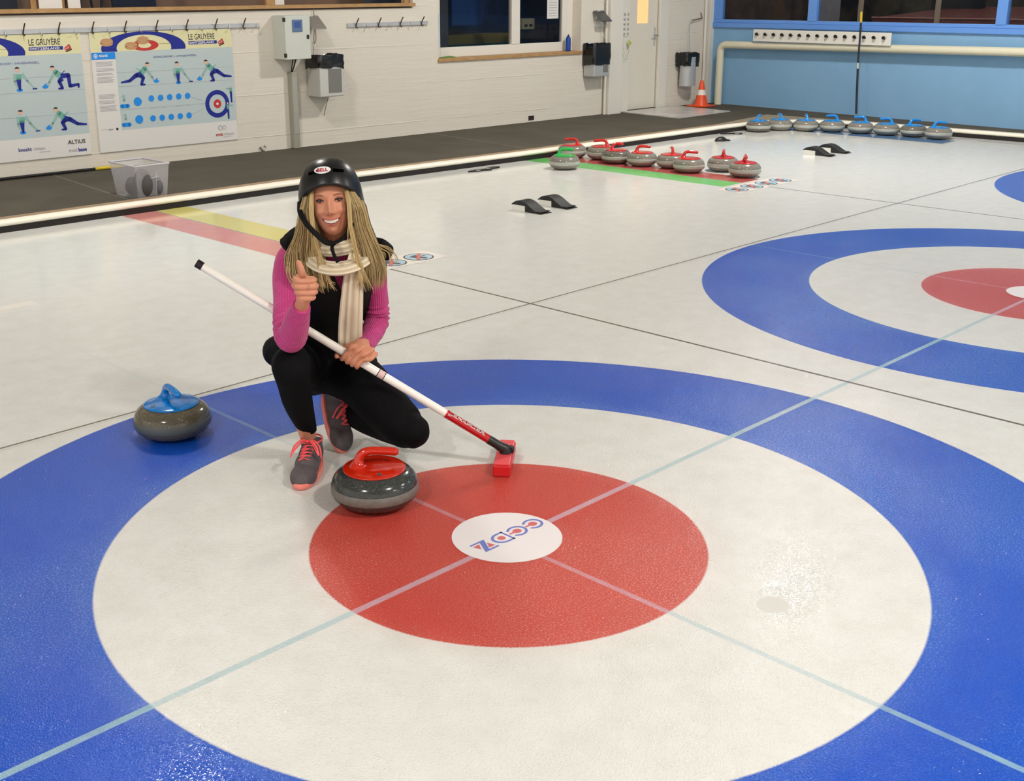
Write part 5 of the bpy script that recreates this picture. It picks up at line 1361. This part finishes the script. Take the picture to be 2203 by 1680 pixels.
def patch(fn, nu, nv, mi, mb):
    vs = [fn(i / nu, j / nv) for i in range(nu + 1) for j in range(nv + 1)]
    mb.add(vs, [(i * (nv + 1) + j, i * (nv + 1) + j + 1, (i + 1) * (nv + 1) + j + 1, (i + 1) * (nv + 1) + j) for i in range(nu) for j in range(nv)], mi, True)
for sg in (-1, 1):
    e = HB_(); patch(lambda i, j: on_hel(sg * (.024 + .034 * i), .0985 - .006 * i + (.0055 - .001 * i) * (2 * j - 1), .0007), 10, 3, 0, e); e.build('vent_slot', mat('vent black', (3, 3, 3), 0.9, spec=0.0), HELM)
e = HB_(); uc, vc = -.010, .1010
vs = [on_hel(uc, vc, .0016)] + [on_hel(uc + .0275 * math.cos(2 * PI * k / 28), vc + .0115 * math.sin(2 * PI * k / 28), .0013) for k in range(28)]
e.add(vs, [(0, 1 + k, 1 + (k + 1) % 28) for k in range(28)], 0, True)
BD_ = e.build('badge', mat('badge white', (240, 238, 238), 0.3), HELM)
tm = MB(); tm.text('BELL', 0.0155, 0, 1.25, 'CENTER', 0.0004)
e = HB_(); e.add([on_hel(uc + v.x * 0.92, vc - .0052 + v.y, .0024) for v in tm.v], tm.f, 0); e.build('badge_lettering', mat('badge red', (176, 20, 36), 0.4), BD_)
STR = mat('black strap', (6, 6, 6), 0.7, spec=0.2)
e = HB_()
def strap(pts, w=.0065, th=.0018): crtube(e, [tuple(p) + (w, th) for p in pts], 6, 10, up=(0, -1, 0.2))
strap([(-.100, -.040, .005), (-.100, -.072, -.026), (-.089, -.088, -.054), (-.071, -.095, -.083), (-.047, -.095, -.112), (-.026, -.092, -.134), (-.006, -.090, -.140)], .0090, .0022)
strap([(-.098, .03, -.01), (-.094, .0, -.045), (-.074, -.035, -.080), (-.046, -.060, -.118)], .0075, .003)
strap([(.096, -.035, -.010), (.088, -.050, -.045), (.074, -.058, -.072), (.050, -.070, -.110), (.020, -.086, -.134), (-.008, -.090, -.140)])
strap([(.098, .03, -.01), (.097, .0, -.045), (.085, -.040, -.070)], .0045)
strap([(.010, -.082, -.137), (-.006, -.084, -.150), (-.004, -.088, -.175), (.008, -.094, -.205)], .006, .0015)
e.build('chin_strap', STR, HELM)
e = HB_(); e.ball((.080, -.052, -.066), (.017, .008, .011), 12); e.build('strap_buckle', BLACKP, HELM)

# ---- finger rings
GOLD = mat('ring metal', (226, 206, 160), 0.15, 0.9)
def torus(mb, c, axis, R, r):
    ax = Vector(axis).normalized(); u = ax.orthogonal().normalized(); w = ax.cross(u)
    pts = [tuple(Vector(c) + (u * math.cos(a) + w * math.sin(a)) * R) for a in [2 * PI * k / 20 for k in range(21)]]
    mb.tube(pts, r, 8, caps=False, up=tuple(ax))
for c, ax, R in ((hnd(.016, -.012, .0115), (1, 0, 0), .0100), (pole(-.0105 + .003, RG(62), .0255), None, .0104), (pole(.0095 + .004, RG(62), .0250), None, .0098)):
    if ax is None:
        d = (pole(0, RG(85), .024) - pole(.004, RG(40), .031)).normalized(); ax = tuple(d)
    e = FB(); torus(e, c, ax, R, .0011)
    e.ball(Vector(c) + Vector((0, -1, .25)).normalized() * (R + .001), .0028, 8)
    e.build('finger_ring', GOLD, PER)

# ---- shoes
SH_U = mat('dark grey mesh upper', (84, 76, 80), 0.8, bump=(400, 0.0006), vary=(40, 0.5, (104, 96, 96)))
SH_S = mat('coral sole', (250, 140, 128), 0.5); SH_L = mat('coral laces', (248, 92, 96), 0.55); SH_W = mat('pale sole underside', (226, 216, 206), 0.6)
def shoe_parts(mirror):
    out = []
    def outl(s, y0, y1, n=28):
        pts = []
        for k in range(n):
            a = 2 * PI * k / n; y = math.sin(a); x = math.cos(a)
            w = 0.044 - 0.009 * max(0, y) ** 1 - 0.004 * math.exp(-((y - 0.05) / 0.35) ** 2) + (0.003 if x * mirror > 0 else 0)
            pts.append((math.copysign(abs(x) ** 0.85, x) * w * s, (y0 + y1) / 2 + (y1 - y0) / 2 * y))
        return pts
    mb = MB()
    lv = [(0.0, .93, 0.008), (0.006, 1.02, 0.0), (0.016, 1.02, -0.002), (0.022, 0.97, 0.0)]
    rings = [[(x, y, z) for x, y in outl(s, -0.150 + d, 0.112 - d)] for z, s, d in lv]
    n = len(rings[0]); vs = [p for r in rings for p in r]
    mb.add(vs, [(i * n + k, i * n + (k + 1) % n, (i + 1) * n + (k + 1) % n, (i + 1) * n + k) for i in range(3) for k in range(n)], 0, True)
    mb.add(vs, [tuple(range(n))[::-1]], 1); mb.add(vs, [tuple(range(3 * n, 4 * n))], 0)
    out.append(('sole', mb, [SH_S, SH_W], None))
    mb = MB()
    mb.ball((0, -0.088, 0.024), (0.0425, 0.060, 0.038), 28); mb.ball((0, -0.035, 0.038), (0.039, 0.060, 0.044), 24)
    mb.ball((0, 0.01, 0.045), (0.036, 0.062, 0.052), 24); mb.ball((0, 0.065, 0.045), (0.034, 0.044, 0.046), 24)
    mb.tube([(0, 0.045, 0.05), (0, 0.052, 0.092)], [(0.033, 0.044), (0.034, 0.050)], 20, up=(0, 1, 0))
    out.append(('upper', mb, SH_U, 0.0035))
    return out
def lace_mb(seed):
    mb = MB(); r = random.Random(seed)
    top = lambda y: 0.098 + y * 0.36
    ys = [-0.066, -0.051, -0.036, -0.021, -0.006]
    for i, y in enumerate(ys):
        w = 0.018
        z = top(y) + .002
        crtube(mb, [(-w, y, z - .010, .0038, .0018), (0, y - .006, z, .0038, .0018), (w, y + .004, z - .010, .0038, .0018)], 4, 8, up=(0, 0, 1))
        if i < 4: crtube(mb, [(-w * 1.0, y, z - .008, .0034, .0018), (0, y + .008, z + .003, .0034, .0018), (w, y + .016, z, .0034, .0018)], 4, 8, up=(0, 0, 1))
    z = top(0) + .010
    for sg in (-1, 1):
        crtube(mb, [(0, -.004, z, .003, .002), (sg * .014, -.022, z + .010, .0036, .0018), (sg * .034, -.040, z - .004, .0036, .0018), (sg * .044, -.056, z - .026, .0036, .0018), (sg * .036, -.048, z - .016, .0036, .0018), (sg * .016, -.020, z + .002, .0036, .0018), (0, -.006, z, .003, .002)], 5, 8, up=(0, 0, 1))
        crtube(mb, [(0, -.004, z, .0028, .0016), (sg * .020, -.010, z + .006, .0030, .0016), (sg * .042, -.026, z - .012, .0030, .0016), (sg * .049, -.046, z - .040, .0030, .0016)], 5, 8, up=(0, 0, 1))
    mb.ball((0, -.006, z), (.007, .006, .005), 10)
    return mb
def place_shoe(M, mirror, seed):
    par = None
    for name, mb, m, vox in shoe_parts(mirror):
        for i in range(len(mb.v)): mb.v[i] = OFF @ M @ mb.v[i]
        if vox: o = remeshed(mb, name, m, vox, 4)
        else: o = mb.build(name, m)
        if name == 'sole': sole_o = o
        else: par = o
    par.name = 'shoe'; par.parent = PER
    sole_o.parent = par
    lm = lace_mb(seed); lm.v = [OFF @ M @ v for v in lm.v]; lm.build('laces', SH_L, par)
    tg = MB(); tg.tube([(.034 * math.cos(a), .050 + .047 * math.sin(a), .0925 + .004 * max(0, -math.sin(a))) for a in [2 * PI * k / 28 for k in range(29)]], .0030, 8, caps=False, up=(0, 0, 1))
    tg.v = [OFF @ M @ v for v in tg.v]; tg.build('collar_trim', SH_L, par)
M1 = Matrix.Translation((-.682, .540, 0.001)) @ Matrix.Rotation(math.radians(-4), 4, 'Z') @ Matrix.Scale(1.10, 4)
place_shoe(M1, 1, 1)
# the rear foot stands on its toes
tx = Vector((.25, -.66, -.66)).normalized()      # heel to toe
up2 = (Vector((.62, -.50, .72)) - tx * Vector((.62, -.50, .72)).dot(tx)).normalized()
sd = up2.cross(tx) * -1
M2 = Matrix((-sd.cross(Vector((0, 0, 0))) if False else sd, -tx, up2)).transposed().to_4x4()
if M2.determinant() < 0: M2 = Matrix((-sd, -tx, up2)).transposed().to_4x4()
M2.translation = Vector((-.632, .835, .100)); M2 = M2 @ Matrix.Scale(1.08, 4)
place_shoe(M2, -1, 2)

# ------------------------------------------------------------------ curling broom held by the person
BR_ = thing('curling_broom', 'white curling broom with red sleeve and red head held across the crouching person', 'broom', R0h * 0.0 + Ah * .59, yaw - PI / 2)
OB = Matrix.Translation((0, -.59, 0))
WHP = mat('white broom shaft', (246, 242, 232), 0.25, coat=0.2); REDS = mat('red broom sleeve', (188, 10, 22), 0.2, coat=0.4); REDP = mat('red broom head', (206, 30, 34), 0.35); RED_LIT = mat('lit red broom head top', (228, 84, 88), 0.4)
def seg(name, t0, t1, r, m, par=BR_, n=20, r1=None):
    mb = MB(); mb.M = OB; L_ = (B0 - B1).length
    mb.tube([B1 + BD * t0, B1 + BD * t1], [r, r1 or r], n); return mb.build(name, m, par)
LT = (B0 - B1).length
ts = (Vector((-.203, .595, .194)) - B1).dot(BD)
seg('shaft', 0.0, ts, .0145, WHP)
seg('end_cap', -.004, .020, .0150, mat('dark red end cap', (30, 12, 12), 0.3))
tr = (Vector((-.424, .6, .343)) - B1).dot(BD)
bd = seg('printed_band', tr - .012, tr + .012, .01475, mat('pink print band', (226, 190, 184), 0.4))
seg('band_line', tr - .014, tr - .011, .0149, BLACKP, bd); seg('band_line', tr + .011, tr + .014, .0149, BLACKP, bd)
tj = LT - .045
sl = seg('red_sleeve', ts, tj, .0155, REDS)
# lettering wrapped on the sleeve's upper front
tm = MB(); tm.text('JENUCER', 0.020, 0, 1.25, 'LEFT', 0.0010)
tm2 = MB(); tm2.text('JENUCER', 0.020, 0, 1.25, 'LEFT', -0.0002)
e = MB(); e.M = OB; wdt = max(v.x for v in tm.v)
sc_l = (tj - ts - .035) / wdt
for v in tm.v:
    ang = (v.y - .004) / .0160 + math.radians(-8)
    e.v.append(OB @ (B1 + BD * (ts + .012 + v.x * sc_l) + (BN1 * math.cos(math.radians(31) - ang) + BN2 * math.sin(math.radians(31) - ang)) * .0160))
for f in tm.f: e.f.append(f); e.mi.append(0); e.sm.append(False); e.uv.append([(0, 0)] * len(f))
o_ = len(e.v)
for v in tm2.v:
    ang = (v.y - .004) / .0160 + math.radians(-8)
    e.v.append(OB @ (B1 + BD * (ts + .012 + v.x * sc_l) + (BN1 * math.cos(math.radians(31) - ang) + BN2 * math.sin(math.radians(31) - ang)) * .0163))
for f in tm2.f: e.f.append([i + o_ for i in f]); e.mi.append(1); e.sm.append(False); e.uv.append([(0, 0)] * len(f))
e.build('sleeve_lettering', [mat('sleeve white print', (240, 232, 226), 0.4), BLACKP], sl)
mb = MB(); mb.M = OB
crtube(mb, [tuple(B1 + BD * tj) + (.0165,), tuple(B1 + BD * (tj + .03)) + (.0165,), tuple(B1 + BD * (LT - .002)) + (.0175,), (.008, .590, .064, .020), (.012, .590, .052, .022)], 6, 18, dome=True); mb.build('black_joint', BLACKP, BR_)
mb = MB(); mb.M = OB @ Matrix.Translation((.008, .600, 0)) @ Matrix.Rotation(-0.12, 4, 'Z')
mb.tube([(0.022, -.012, .058), (0.022, .012, .058)], .013, 14); mb.build('pivot_bolt', RUBBER, BR_)
mb = MB(); mb.M = OB @ Matrix.Translation((.008, .600, 0)) @ Matrix.Rotation(-0.12, 4, 'Z'); mb.box(-.031, .031, -.118, .118, 0.001, .044)
hd = mb.build('broom_head', REDP, BR_, .006, 3)
mb = MB(); mb.M = OB @ Matrix.Translation((.008, .600, 0)) @ Matrix.Rotation(-0.12, 4, 'Z'); mb.box(-.027, .027, -.113, .113, .044, .050); mb.build('lit_top', RED_LIT, hd, .002)  # thin layer on the head, light on its top put into the red
